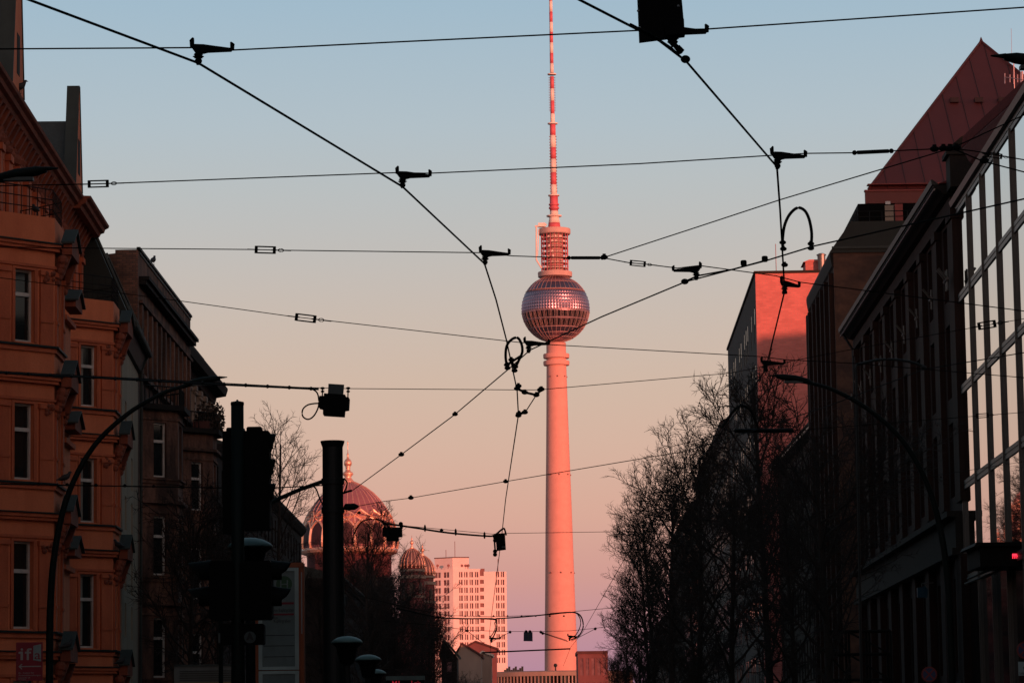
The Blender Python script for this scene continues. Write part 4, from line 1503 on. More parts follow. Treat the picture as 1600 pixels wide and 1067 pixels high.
ph_ = k.build('penthouse', M['panel_block'], hb)
k = MB()
k.prism([(-6.8, 4.1), (-0.1, 0.1), (5.8, 1.0), (4.6, 9.7), (-5.1, 9.2)], pz + 0.003, pz + 0.3, lambda a, b, w_: (C0.x + a, HD + 0.6 + b, w_))
k.build('penthouse_roof', M['terracotta'], ph_)
k = MB()
for px_ in (683, 700, 721, 727, 731):
    q = P(px_, 887, HD - 0.6 if px_ < 720 else HD + 1.6)
    k.tube([(q.x, q.y, zh), (q.x + 0.2, q.y, zh + 1.5)], 0.12, 4)
    k.ball((q.x + 0.2, q.y - 0.3, zh + 1.2), 0.5, 8, 6, (1, 0.35, 1))
k.build('satellite_dishes', M['panel_dark'], ph_)
k = MB()
for px_, h in ((697, 3), (711, 6), (778, 3.5)):
    q = P(px_, 880, HD + 3)
    k.tube([(q.x, q.y, zh - 1), (q.x, q.y, (pz if px_ < 720 else zh) + h)], 0.1, 4)
q = P(754, 889, HD + 3)
k.box((q.x - 0.7, q.y - 0.8, zh - 1.0), (q.x + 0.7, q.y + 0.8, zh + 0.1))
k.build('roof_equipment', M['panel_dark'], hb)

# ================================================================ round pavilion at the end of the street
VD = 1000.0
vc = P(862, 1050, VD)
pv = thing('round_building', (vc.x, VD + 30, 0), 'low round building with upright fins at the foot of the tower', 'building')
vz = zat(862, 1047, VD)
RV = 26.0
k = MB()
k.lathe([(RV - 1.2, 0), (RV - 1.2, vz - 1.0)], (vc.x, VD + RV, 0), 64)
k.build('glass_wall', M['sphere_glass'], pv)
k = MB()
k.lathe([(RV - 1.2, vz - 1.6), (RV + 0.4, vz - 1.6), (RV + 0.6, vz - 0.3), (RV - 0.4, vz), (2, vz + 0.25)], (vc.x, VD + RV, 0), 96)
k.build('roof', M['cream'], pv)
for i in range(70):
    a = math.pi + math.pi * (i + 0.5) / 70
    q = Vector((vc.x + RV * math.cos(a), VD + RV + RV * math.sin(a), 0))
    k = MB()
    d_ = Vector((math.cos(a), math.sin(a), 0))
    e_ = Vector((-d_.y, d_.x, 0))
    def FF(u, v, w_, q=q, d_=d_, e_=e_):
        return q + e_ * u + d_ * v + Vector((0, 0, w_))
    k.box((-0.16, -1.1, 0), (0.16, 0.15, vz - 1.61), FF)
    k.build('fin', M['cream'], pv)
k = MB()
for i in range(9):
    q = P(789 + i * 3.4, 1044, VD + 12)
    h = 0.7 + 0.5 * ((i * 7) % 3)
    k.box((q.x - 0.33, VD + 11, vz - 0.2), (q.x + 0.33, VD + 13, vz + h))
q = P(868, 1040, VD + 8)
k.tube([(q.x, VD + 8, vz), (q.x, VD + 8, vz + 1.5)], 0.25, 6)
k.ball((q.x, VD + 8, vz + 1.8), 0.6, 8, 6)
k.build('roof_equipment', M['sheet_dark'], pv)

# small buildings around the end of the street
bd = thing('flat_building', P(925, 1060, 900), 'small flat roofed building just right of the tower foot', 'building')
bd.location.z = 0
WLOC[bd.name] = Vector(bd.location)
k = MB()
x0, x1 = xat(903, 1040, 900), xat(950, 1040, 900)
zz = zat(915, 1021, 900)
FFb = frame((x0, 900, 0), (1, 0), 1)
if FFb(0, 1, 0).y > 900: FFb = frame((x0, 900, 0), (1, 0), -1)
cb_ = [(0.6 + i * 1.6, 1.5 + i * 1.6) for i in range(5)]
wall_openings(k, FFb, 0, x1 - x0, 0, zz, cb_, [(zz - 6, zz - 1.2), (zz - 14, zz - 8)], 0.3)
k.quad((x1, 900, 0), (x1, 925, 0), (x1, 925, zz), (x1, 900, zz))
k.quad((x0, 900, 0), (x0, 925, 0), (x0, 925, zz), (x0, 900, zz))
k.quad((x0, 900, zz), (x1, 900, zz), (x1, 925, zz), (x0, 925, zz))
k.build('wall', M['far_brick'], bd)
for a, b in cb_:
    window(bd, FFb, a, b, zz - 6, zz - 1.2, -0.2, None, M['glass_far'])
    window(bd, FFb, a, b, zz - 14, zz - 8, -0.2, None, M['glass_far'])
k = MB()
k.box((x0 - 0.3, 899.6, zz + 0.003), (x1, 925, zz + 0.8))
k.build('roof', M['terracotta'], bd)


def gable_house(name, label, x0, x1, D, z1, zr, wallm, roofm, depth=16, ridge=0.5, win=True):
    r = thing(name, ((x0 + x1) / 2, D, 0), label, 'house')
    k = MB()
    xm = x0 + (x1 - x0) * ridge
    k.prism([(x0, 0), (x1, 0), (x1, z1), (xm, zr), (x0, z1)], D, D + depth, lambda a, w_, n: (a, n, w_))
    k.build('wall', wallm, r)
    k = MB()
    k.prism([(x0 - 0.3, z1 - 0.1), (xm, zr + 0.02), (xm, zr + 0.4), (x0 - 0.5, z1 + 0.25)], D - 0.4, D + depth, lambda a, w_, n: (a, n, w_))
    k.prism([(x1 + 0.3, z1 - 0.1), (x1 + 0.5, z1 + 0.25), (xm, zr + 0.4), (xm, zr + 0.02)], D - 0.4, D + depth, lambda a, w_, n: (a, n, w_))
    k.build('roof', roofm, r)
    if win:
        n = max(1, int((x1 - x0) / 2.2))
        for i in range(n):
            for j in range(3):
                c = x0 + (i + 0.5) * (x1 - x0) / n
                k = MB()
                k.box((c - 0.4, D - 0.06, z1 - 2.6 - j * 3.4), (c + 0.4, D - 0.003, z1 - 0.9 - j * 3.4))
                k.build('window', M['glass_far'], r)
    return r


gable_house('gabled_house', 'light gabled house end below the pale tower block', xat(712, 1040, 620), xat(752, 1040, 620), 620, zat(752, 1026, 620), zat(722, 1006, 620), M['cream'], M['terracotta'], ridge=0.25, win=False)
gable_house('gabled_house', 'narrow house with green metal roof beside the synagogue', xat(690, 1040, 570), xat(714, 1040, 570), 570, zat(712, 1026, 570), zat(695, 1000, 570), M['dark_building'], M['sheet'], ridge=0.15)
gable_house('gabled_house', 'red roofed house under the pale tower block', xat(722, 1040, 700), xat(776, 1040, 700), 700, zat(772, 1014, 700), zat(740, 1003, 700), M['far_brick'], M['terracotta'], ridge=0.4)
gable_house('gabled_house', 'little house with white gutter at the corner before the round building', xat(750, 1040, 640), xat(768, 1040, 640), 640, zat(760, 1024, 640), zat(752, 1019, 640), M['cream'], M['ant_white'], ridge=0.2, win=False)

# ================================================================ synagogue
sy = thing('domed_synagogue', (-26, 530, 0), 'brick synagogue with a large gilded ribbed dome and two small domed towers', 'synagogue')
SD = 530.0
sk = SD / F_PX
sc_ = P(545.5, 858, SD)
prof = [(8, 752.5), (14, 755), (25, 760.5), (36, 768), (45, 776.5), (53, 786), (60, 797), (66, 808), (71, 822), (74.5, 838), (75.5, 850), (74, 859)]
pz_ = [(r * sk, zat(545, y, SD)) for r, y in prof][::-1]
k = MB()
k.lathe(pz_, (sc_.x, SD, 0), 64)
dm = k.build('dome', M['dome_slate'], sy, True)


def dpt(y, az, off=0.0):
    for (r0, y0), (r1, y1) in zip(prof[:-1], prof[1:]):
        if y0 <= y <= y1:
            r = r0 + (r1 - r0) * (y - y0) / (y1 - y0)
            break
    else:
        r = prof[0][0] if y < prof[0][1] else prof[-1][0]
    r = r * sk + off
    return (sc_.x + r * math.cos(az), SD + r * math.sin(az), zat(545, y, SD))


k = MB()
for j in range(36):
    az = 2 * math.pi * j / 36
    k.tube([dpt(y, az, 0.03) for y in (753, 757, 762, 770, 780, 792, 804)], 0.085, 4)
k.build('gold_ribs', M['rib_pink'], dm)
k = MB()
NB = 18
for j in range(NB):
    a0, a1 = 2 * math.pi * j / NB, 2 * math.pi * (j + 1) / NB
    am = (a0 + a1) / 2
    h = (a1 - a0)
    k.tube([dpt(y, a0, 0.05) for y in (858, 850, 840, 828)], 0.26, 5)
    arch = []
    for t in range(9):
        f = t / 8
        arch.append(dpt(828 - 11 * math.sin(math.pi * f), a0 + h * f, 0.05))
    k.tube(arch, 0.24, 5)
    for s_ in (0, 1):
        dia = [dpt(817, am, 0.05), dpt(809, am + (-1) ** s_ * h * 0.5, 0.05), dpt(800, am, 0.05)]
        k.tube(dia, 0.2, 5)
    k.tube([dpt(809, a0, 0.06), dpt(822, a0, 0.06)], 0.18, 4)
    ring = [dpt(808.5 + 3.6 * math.sin(2 * math.pi * t / 10), am + h * 0.26 * math.cos(2 * math.pi * t / 10), 0.08) for t in range(11)]
    k.tube(ring, 0.15, 4, False)
    k.ball(dpt(817, am, 0.1), 0.26, 6, 4)
k.build('gold_lattice', M['gold'], dm)
for j in range(NB):
    a0, a1 = 2 * math.pi * (j + 0.17) / NB, 2 * math.pi * (j + 0.83) / NB
    k = MB()
    ys_ = (854, 845, 836, 828)
    for q in range(3):
        for e_ in range(4):
            b0, b1 = a0 + (a1 - a0) * e_ / 4, a0 + (a1 - a0) * (e_ + 1) / 4
            k.quad(dpt(ys_[q], b0, 0.06), dpt(ys_[q], b1, 0.06), dpt(ys_[q + 1], b1, 0.06), dpt(ys_[q + 1], b0, 0.06))
    am = (a0 + a1) / 2
    for e_ in range(4):
        b0, b1 = a0 + (a1 - a0) * e_ / 4, a0 + (a1 - a0) * (e_ + 1) / 4
        h0, h1 = [828 - 8 * math.sin(math.pi * t_ / 4) ** 0.8 for t_ in (e_, e_ + 1)]
        k.quad(dpt(828, b0, 0.06), dpt(828, b1, 0.06), dpt(h1, b1, 0.06), dpt(h0, b0, 0.06))
    k.build('dome_window', M['dome_pane'], dm)
fin = [(12, 755), (9, 751), (6.5, 748), (5, 745), (8.5, 741), (8, 738), (4.2, 736), (3.6, 731), (4.6, 729.5), (3.0, 729), (5.2, 727.5), (6.3, 724), (6.0, 721), (4, 717.8), (2, 716.5), (1.4, 712), (1.9, 709), (0.7, 708), (0.45, 700), (0.4, 694), (1.0, 692), (0.3, 689)]
k = MB()
k.lathe([(r * sk, zat(543, y, SD)) for r, y in fin], (sc_.x - 0.1, SD, 0), 20)
k.build('finial', M['gold'], dm, True)
k = MB()
k.lathe([(66 * sk, zat(545, 868, SD)), (74.5 * sk, zat(545, 865, SD)), (76 * sk, zat(545, 861, SD)), (74 * sk, zat(545, 857, SD))], (sc_.x, SD, 0), 64)
k.build('gold_ring', M['gold'], dm)
k = MB()
k.lathe([(66 * sk, 14), (66 * sk, zat(545, 867, SD))], (sc_.x, SD, 0), 18)
dr_ = k.build('drum', M['drum_brick'], sy)
for j in range(18):
    a = 2 * math.pi * (j + 0.5) / 18
    d_ = Vector((math.cos(a), math.sin(a), 0))
    e_ = Vector((-d_.y, d_.x, 0))
    o_ = Vector((sc_.x, SD, 0)) + d_ * (66 * sk * math.cos(math.pi / 18))
    F_ = lambda u, v, w_: o_ + e_ * u + d_ * v + Vector((0, 0, w_))
    k = MB()
    k.prism([(-0.5, 26), (0.5, 26), (0.5, 29), (0.3, 29.6), (0, 29.9), (-0.3, 29.6), (-0.5, 29)], 0.003, 0.06, lambda a_, w_, n_: F_(a_, n_, w_))
    k.build('drum_window', M['syn_dark'], dr_)
k = MB()
k.lathe([(70 * sk, 23.6), (72 * sk, 24), (72 * sk, 24.5), (66.2 * sk, 24.6)], (sc_.x, SD, 0), 18)
k.build('drum_ledge', M['cream'], dr_)


def small_tower(px_, D_):
    kk = D_ / F_PX
    c = P(px_, 860, D_)
    kz = 510 / F_PX
    yb = lambda y: zat(643, y, 510)
    k = MB()
    k.lathe([(20.5 * kz, 0), (20.5 * kz, yb(900))], (c.x, D_, 0), 8, math.pi / 8, math.pi / 8 + 2 * math.pi)
    b = k.build('tower_shaft', M['syn_brick'], sy)
    for y0, y1, r in ((934, 930, 22), (904, 899, 23), (893, 889.5, 21.5)):
        k = MB()
        k.lathe([(19 * kz, yb(y0)), (r * kz, yb(y0)), (r * kz, yb(y1)), (17 * kz, yb(y1) + 0.01)], (c.x, D_, 0), 8, math.pi / 8, math.pi / 8 + 2 * math.pi)
        k.build('tower_ledge', M['cream'], b)
    k = MB()
    k.lathe([(18.5 * kz, yb(899)), (18.5 * kz, yb(886))], (c.x, D_, 0), 8, math.pi / 8, math.pi / 8 + 2 * math.pi)
    k.build('lantern', M['syn_brick'], b)
    for j in range(8):
        a = math.pi / 8 + 2 * math.pi * (j + 0.5) / 8
        d_ = Vector((math.cos(a), math.sin(a), 0))
        e_ = Vector((-d_.y, d_.x, 0))
        for rr_, z0, z1, ww_ in ((20.5, yb(928), yb(910), 0.36), (18.5, yb(897.5), yb(893.5), 0.3)):
            o_ = Vector((c.x, D_, 0)) + d_ * (rr_ * kz * math.cos(math.pi / 8))
            F_ = lambda u, v, w_, o_=o_, e_=e_, d_=d_: o_ + e_ * u + d_ * v + Vector((0, 0, w_))
            k = MB()
            k.prism([(-ww_, z0), (ww_, z0), (ww_, z1 - 0.3), (0, z1), (-ww_, z1 - 0.3)], 0.003, 0.06, lambda a_, w_, n_: F_(a_, n_, w_))
            k.build('tower_window', M['syn_dark'], b)
    pr = [(2, 856), (6, 858), (11, 862), (15, 867), (18.3, 873), (20, 880), (20, 886)]
    k = MB()
    k.lathe([(r * kz, yb(y)) for r, y in pr][::-1], (c.x, D_, 0), 32)
    d = k.build('small_dome', M['small_slate'], sy, True)
    k = MB()
    for j in range(20):
        az = 2 * math.pi * j / 20
        k.tube([(c.x + (r * kz + 0.03) * math.cos(az), D_ + (r * kz + 0.03) * math.sin(az), yb(y)) for r, y in pr], 0.055, 4)
        k.ball((c.x + 20.6 * kz * math.cos(az), D_ + 20.6 * kz * math.sin(az), yb(884)), 0.2, 6, 4)
        k.tube([(c.x + 20.6 * kz * math.cos(az), D_ + 20.6 * kz * math.sin(az), yb(888)), (c.x + 19.6 * kz * math.cos(az), D_ + 19.6 * kz * math.sin(az), yb(876))], 0.09, 4)
    k.build('gold_ribs', M['gold'], d)
    k = MB()
    f_ = [(4, 857), (2.2, 854.5), (2.6, 853.5), (1.2, 852), (1.2, 850.5), (2.6, 849), (3.0, 847.2), (2.2, 845), (0.9, 843.8), (0.8, 842), (1.3, 841), (0.4, 840), (0.3, 836)]
    k.lathe([(r * kz, yb(y)) for r, y in f_], (c.x, D_, 0), 14)
    k.build('finial', M['gold'], d, True)


small_tower(643.5, 510)
small_tower(660, 530)
k = MB()
k.box((-48, 503, 0), (-16.2, 556, 16))
k.box((-36, 520, 16.002), (-17.5, 541, 21.5))
k.build('body', M['syn_brick'], sy)
for j in range(3):
    for i in range(10):
        k = MB()
        y0 = 512.6 + i * 1.9 if i < 8 else 534 + (i - 8) * 4
        z0 = 3 + 4.3 * j
        k.prism([(y0, z0), (y0 + 1.0, z0), (y0 + 1.0, z0 + 2.2), (y0 + 0.5, z0 + 2.8), (y0, z0 + 2.2)], -16.197, -16.1, lambda a, w_, n: (n, a, w_))
        k.build('window', M['syn_dark'], sy)

# ================================================================ bare street trees
def make_tree_meshes(seed, h, cr, r0, dens=1.0, lean=0.0, first=0.22):
    rn = random.Random(seed)
    wood, twig = MB(), MB()

    def rot(d, ang, az):
        d = d.normalized()
        ref = Vector((0, 0, 1)) if abs(d.z) < 0.95 else Vector((1, 0, 0))
        a = d.cross(ref).normalized()
        b = d.cross(a)
        return (d * math.cos(ang) + (a * math.cos(az) + b * math.sin(az)) * math.sin(ang)).normalized()

    LEAF = []

    def grow(p, d, L, r, lvl):
        n = (10, 7, 5, 3, 2)[lvl]
        pts, rs = [p.copy()], [r]
        dd = d.copy()
        jit = (0.016, 0.09, 0.11, 0.13, 0.13)[lvl]
        for i in range(n):
            dd = (dd + Vector((rn.gauss(0, jit), rn.gauss(0, jit), rn.gauss(0, jit) + (0.0, 0.07, 0.06, 0.05, 0.02)[lvl]))).normalized()
            p = p + dd * (L / n)
            pts.append(p.copy())
            rs.append(r * (1 - 0.72 * (i + 1) / n))
        if lvl <= 2:
            wood.tube(pts, rs, (8, 6, 4)[lvl], lvl == 0)
        else:
            twig.tube(pts, rs, 3, False)
        if lvl >= 4:
            if rn.random() < 0.10: LEAF.append(pts[-1])
            return
        k = int((0, 2.3, 3.9, 6.2)[lvl] * L * dens + 1.5) if lvl else 0
        for i in range(k):
            t = (0.22 + 0.78 * (i + rn.random()) / k)
            j = min(int(t * n), n - 1)
            q = pts[j].lerp(pts[j + 1], t * n - j)
            ang = math.radians(rn.uniform(28, 58))
            cd = rot((pts[j + 1] - pts[j]), ang, rn.uniform(0, 6.283))
            cl = (L * (0.62 - 0.34 * t)) * rn.uniform(0.65, 1.15)
            cl = max(cl, 0.28)
            grow(q, cd, cl, max(rs[j] * 0.55, (0.03, 0.022, 0.016, 0.011)[min(lvl, 3)]), lvl + 1)
        return pts, rs

    lead = Vector((lean, 0, 1)).normalized()
    pts, rs = grow(Vector((0, 0, 0)), lead, h * 0.94, r0, 0)
    n = len(pts) - 1
    NL = int(34 * dens)
    for i in range(NL):
        t = first + (0.97 - first) * (i / NL) ** 0.9
        j = min(int(t * n), n - 1)
        q = pts[j].lerp(pts[j + 1], t * n - j)
        az = i * 2.399 + rn.uniform(-0.4, 0.4)
        up = math.radians(rn.uniform(14, 48) + 24 * t)
        f = math.sin(math.pi * min(1, (1.02 - t) / (1.02 - first)) ** 0.75) * 0.55 + 0.5 * (1.03 - t)
        L = cr * 1.4 * max(f, 0.16) * rn.uniform(0.6, 1.4)
        d = Vector((math.cos(az) * math.cos(up), math.sin(az) * math.cos(up), math.sin(up)))
        grow(q, d, L, max(rs[j] * 0.5, 0.022), 1)
    # last withered leaves
    for q in LEAF:
        s_ = rn.uniform(0.035, 0.075)
        a = Vector((rn.gauss(0, 1), rn.gauss(0, 1), rn.gauss(0, 1))).normalized() * s_
        b = Vector((rn.gauss(0, 1), rn.gauss(0, 1), rn.gauss(0, 1))).normalized() * s_
        twig.add([q, q + a, q + a + b, q + b], [(0, 1, 2, 3)])
    return wood, twig


def tree_proto(seed, h, cr, r0, loc, label, dens=1.0, lean=0.0, first=0.22):
    t = thing('bare_tree', (0, 0, 0), label, 'tree', None)
    a, b = make_tree_meshes(seed, h, cr, r0, dens, lean, first)
    a.build('trunk', M['bark'], t)
    b.build('crown', M['twig'], t)
    t.location = loc
    WLOC[t.name] = Vector(loc)
    return t


tA = tree_proto(11, 18.0, 3.4, 0.2, (xat(1205, 1000, 137), 137, 0), 'tall upright bare tree with a straight leader in front of the red brick building', 1.05, -0.002)
tB = tree_proto(23, 18.0, 4.55, 0.22, (xat(1088, 1000, 172), 172, 0), 'broad bare tree left of the tallest right hand tree', 0.88, -0.006, 0.15)
tC = tree_proto(37, 13.5, 4.4, 0.17, (xat(1296, 1000, 116), 116, 0), 'shorter spreading bare tree before the dark stone building', 0.8, 0.01, 0.25)
for pr, px_, D, h0, rz, lab in (
        (tB, 1046, 197, 1.0, 2.1, 'bare tree third in the right hand row counted from the tallest'),
        (tA, 1022, 224, 1.0, 1.2, 'bare tree fourth in the right hand row with dense fine twigs'),
        (tB, 1018, 256, 0.95, 4.0, 'bare tree at the bulging left edge of the right hand row'),
        (tB, 1000, 330, 0.92, 5.2, 'bare tree low beside the tower shaft on its right'),
        (tA, 975, 420, 0.95, 3.0, 'small distant bare tree near the tower foot'),
        (tB, 958, 530, 0.9, 0.7, 'most distant bare tree of the right hand row'),
        (tC, 1140, 150, 1.08, 3.3, 'lower bare tree between the two largest right hand trees'),
        (tC, 1240, 126, 0.86, 1.0, 'low bare tree under the tallest right hand tree'),
        (tC, 985, 300, 0.75, 0.4, 'low bushy tree at the bottom near the flat roofed building'),
        (tC, 1050, 225, 0.62, 2.4, 'low bushy tree at the foot of the right hand row'),
        (tC, 1120, 165, 0.5, 4.4, 'lowest bushy tree under the broad bare tree'),
        (tA, 1085, 240, 0.9, 1.5, 'bare tree hidden deep inside the right hand row')):
    t = dup(pr, (xat(px_, 1000, D), D, 0), rz, lab, h0)
tS = tree_proto(64, 22.6, 3.9, 0.2, (xat(437, 1000, 205), 205, 0), 'tall bare tree standing against the sky right of the traffic light', 0.72, 0.0, 0.45)
tL = tree_proto(51, 10.5, 3.0, 0.13, (xat(292, 1000, 116), 116, 0), 'thin bare tree in front of the brown house', 0.85, 0.0, 0.25)
for pr, px_, D, h0, rz, lab in (
        (tA, 508, 246, 0.86, 0.5, 'bare tree behind the thick tram mast'),
        (tL, 345, 128, 1.0, 2.2, 'bare tree hidden behind the traffic light'),
        (tB, 575, 300, 1.28, 2.7, 'bare tree below the large gilded dome'),
        (tB, 626, 372, 1.2, 4.9, 'bare tree reaching up in front of the first small dome'),
        (tA, 664, 452, 1.1, 3.9, 'bare tree before the foot of the synagogue towers'),
        (tB, 548, 340, 1.2, 1.9, 'dense bare tree beside the tram mast low down'),
        (tA, 604, 410, 1.3, 5.9, 'slender bare tree between the large dome and the small domes'),
        (tA, 560, 450, 1.35, 0.2, 'bare tree beside the tram mast under the dome drum'),
        (tB, 590, 356, 1.12, 3.6, 'crowded bare tree right of the tram mast low down'),
        (tB, 652, 425, 1.12, 0.9, 'bare tree in front of the small domed tower shaft'),
        (tC, 618, 318, 1.3, 5.1, 'broad bare tree low under the large dome right edge'),
        (tC, 670, 400, 1.35, 2.0, 'bare tree left of the pale tower block'),
        (tC, 700, 560, 1.05, 1.3, 'small bare tree before the gabled houses'),
        (tC, 735, 590, 1.0, 2.9, 'small bare tree below the pale tower block')):
    t = dup(pr, (xat(px_, 1000, D), D, 0), rz, lab, h0)
for o in bpy.data.objects:
    if o.get('category') == 'tree':
        o['group'] = 'bare street trees'

# ================================================================ overhead wires
HC = 5.6
GW = 'overhead contact wires'
GS = 'span wires across the street'
GH = 'wire hangers'


def smooth_path(pts, n=6):
    pts = [Vector(p) for p in pts]
    out = []
    for i in range(len(pts) - 1):
        p0 = pts[max(i - 1, 0)]; p1 = pts[i]; p2 = pts[i + 1]; p3 = pts[min(i + 2, len(pts) - 1)]
        for k in range(n):
            t = k / n
            out.append(0.5 * ((2 * p1) + (p2 - p0) * t + (2 * p0 - 5 * p1 + 4 * p2 - p3) * t * t + (3 * p1 - p0 - 3 * p2 + p3) * t ** 3))
    out.append(pts[-1])
    return out


def run_out(q, px0, px1):
    """carry a wire that leaves the view on to the house walls beside the street"""
    q = [Vector(p) for p in q]
    for end, far in ((0, px0 < -100), (-1, px1 > 1650)):
        if not far: continue
        a = q[end]
        b = q[1] if end == 0 else q[-2]
        d = (a - b).normalized()
        xt = -15.1 if end == 0 else 16.3
        if abs(d.x) < 0.2: continue
        t = (xt - a.x) / d.x
        if t <= 0 or t > 60: continue
        c = a + d * t
        c.z = min(max(c.z, 5.0), 12.0)
        if end == 0: q.insert(0, c)
        else: q.append(c)
    return q


def wire(name, pts, r, label, cat, group, m='wire'):
    k = MB()
    k.tube(pts, r, 6)
    o = k.build(name, M[m])
    return tag(o, label, cat, group)


cw1 = wire('contact_wire', [Ph(-300, -133, HC) + Vector((-14, -60, 0)), Ph(-300, -133, HC) + Vector((-0.55, -1.9, 0))] + [Ph(x, y, HC) for x, y in ((-300, -133), (45, 0), (310, 99), (629, 292), (757, 412), (775, 468), (791, 530), (808, 610), (810, 648), (790, 780), (784, 836), (770, 945), (765, 985), (768, 1040))], 0.0075,
           'contact wire running down from the upper left corner then bending steeply beside the steel sphere', 'wire', GW)
cw2 = wire('contact_wire', [Ph(700, -112, HC) + Vector((-12, -60, 0)), Ph(700, -112, HC) + Vector((-0.5, -2.2, 0))] + [Ph(x, y, HC) for x, y in ((700, -112), (905, 0), (985, 41), (1030, 64), (1072, 96), (1214, 261), (1219, 330), (1226, 455), (1196, 578), (1150, 645), (1095, 717), (978, 869), (910, 988), (892, 1010), (880, 1040))], 0.0075,
           'contact wire dropping from behind the black board past the hoop cable to the bare trees', 'wire', GW)
cw3 = wire('contact_wire', [Ph(1900, 247, HC) + Vector((14, -9, 0))] + [Ph(x, y, HC) for x, y in ((1900, 247), (1600, 311), (1270, 385), (1195, 408), (1072, 440), (940, 495), (828, 547), (800, 572), (710, 648), (627, 710), (548, 768))] , 0.0065,
           'contact wire sweeping from the right edge across the tower down to the tram mast', 'wire', GW)
cw4 = wire('contact_wire', [P(x, y, D) for x, y, D in ((556, 791, 50.2), (600, 783, 49), (640, 778, 48), (790, 752, 44.5), (1070, 705, 40.5), (1180, 672, 37.5), (1300, 632, 35), (1444, 577, 32.5), (1600, 551, 31), (1900, 505, 28.5))] + [P(1900, 505, 28.5) + Vector((10, -11, 0.2))], 0.0055,
           'thin wire rising from the mast insulator to the right edge above the tree tops', 'wire', GW)
wire('contact_wire', [Ph(x, y, HC - 0.01) for x, y in ((985, 38), (1020, 56), (1050, 76), (1071, 97))], 0.006, 'short doubled wire at the hanger below the black board', 'wire', GW)


def turnbuckle(root, pa, pb):
    """oval tensioner between two points of a wire"""
    pa, pb = Vector(pa), Vector(pb)
    d = (pb - pa)
    L = d.length
    d.normalize()
    up = Vector((0, 0, 1))
    s_ = d.cross(up).normalized()
    up = s_.cross(d).normalized()
    h = L * 0.15
    k = MB()
    for q in (-1, 1):
        k.tube([pa + d * L * 0.06 + up * h * q, pb - d * L * 0.06 + up * h * q], L * 0.036, 6)
    for c in (pa, pb):
        sg = 1 if c is pa else -1
        k.tube([c + d * sg * L * 0.07 - up * h * 1.15, c + d * sg * L * 0.07 + up * h * 1.15], L * 0.075, 8)
    k.tube([pa - d * L * 0.35, pa + d * L * 0.22], L * 0.03, 6)
    k.tube([pb - d * L * 0.22, pb + d * L * 0.12], L * 0.03, 6)
    ring = [pb + d * L * (0.24 + 0.13 * math.cos(t * math.pi / 6)) + up * L * 0.075 * math.sin(t * math.pi / 6) for t in range(13)]
    k.tube(ring, L * 0.022, 5, False)
    k.tube([pb + d * L * 0.36, pb + d * L * 0.72], L * 0.032, 6)
    return k.build('turnbuckle', M['wire'], root)


def strain(root, pa, pb, w=0.014):
    pa, pb = Vector(pa), Vector(pb)
    k = MB()
    d = (pb - pa).normalized()
    L = (pb - pa).length
    k.tube([pa, pa + d * L * 0.1, pa + d * L * 0.12, pb - d * L * 0.12, pb - d * L * 0.1, pb], [w * 0.5, w * 0.5, w, w, w * 0.5, w * 0.5], 8)
    k.ball(pa + d * L * 0.05, w * 1.25, 8, 6)
    k.ball(pb - d * L * 0.05, w * 1.25, 8, 6)
    return k.build('strain_insulator', M['wire'], root)


def clamp(root, p, r=0.022, name='clamp'):
    k = MB()
    p = Vector(p)
    k.ball(p, r, 8, 6, (1.5, 0.9, 1.0))
    k.box((p.x - r * 0.6, p.y - r * 0.6, p.z + r * 0.3), (p.x + r * 0.6, p.y + r * 0.6, p.z + r * 1.3))
    return k.build(name, M['wire'], root)


def span(pts, r, label, tb=(), ins=(), cl=(), group=GS):
    q = run_out([P(x, y, D) for x, y, D in pts], pts[0][0], pts[-1][0])
    k = MB()
    k.tube(q, r, 6)
    o = k.build('span_wire', M['wire'])
    tag(o, label, 'wire', group)
    for a, b in tb: turnbuckle(o, P(*a), P(*b))
    for a, b in ins: strain(o, P(*a), P(*b))
    for c in cl: clamp(o, P(*c))
    return o


span([(-250, 78, 18.4), (0, 77, 18.4), (300, 75, 18.4), (358, 79, 18.4), (600, 67, 18.4), (1000, 48, 18.4), (1104, 46, 18.3), (1600, 12, 18.2), (1900, -10, 18)], 0.0048,
     'topmost span wire crossing near the upper edge of the view')
span([(-250, 295, 22.5), (135, 288, 22.5), (170, 287, 22.5), (620, 270, 22.4), (671, 271, 22.4), (1000, 256, 22), (1207, 243, 21.8), (1260, 240, 21.8), (1340, 239, 21.8), (1395, 236, 21.8), (1483, 232, 21.8), (1520, 236, 21.8), (1600, 250, 21.8), (1900, 300, 21.8)], 0.0046,
     'second span wire from the top ending in a knot by the pyramid roof', tb=[((137, 288, 22.5), (170, 287, 22.5))], ins=[((1332, 239, 21.8), (1396, 236, 21.8))], cl=[(1460, 233, 21.8), (1474, 232, 21.8), (1484, 232, 21.8), (1494, 231, 21.8)])
span([(-250, 383, 27), (150, 388, 27), (397, 390, 26.8), (431, 391, 26.8), (752, 395, 26.3), (801, 400, 26.3), (888, 403, 26.3), (942, 403, 26.3), (985, 411, 26.5), (1010, 413, 26.5), (1058, 419, 26.7), (1092, 415, 26.7), (1212, 431, 26.9), (1250, 441, 26.9), (1600, 486, 27.2), (1900, 525, 27.5)], 0.0046,
     'third span wire from the top passing the railing below the tower crane', tb=[((398, 390, 26.8), (431, 391, 26.8)), ((984, 410.5, 26.5), (1009, 413, 26.5))], ins=[((886, 403, 26.3), (944, 403, 26.3))])
span([(942, 403, 26.3), (1080, 358, 25.2), (1220, 312, 24), (1483, 233, 21.8)], 0.0046, 'slanting guy wire from the tower railing up to the knot by the pyramid roof', cl=[(944, 402, 26.3)])
span([(1478, 236, 21.8), (1520, 217, 21.8), (1600, 180, 21.8), (1900, 50, 21.6)], 0.0046, 'short wire rising from the knot to the upper right across the glass building')
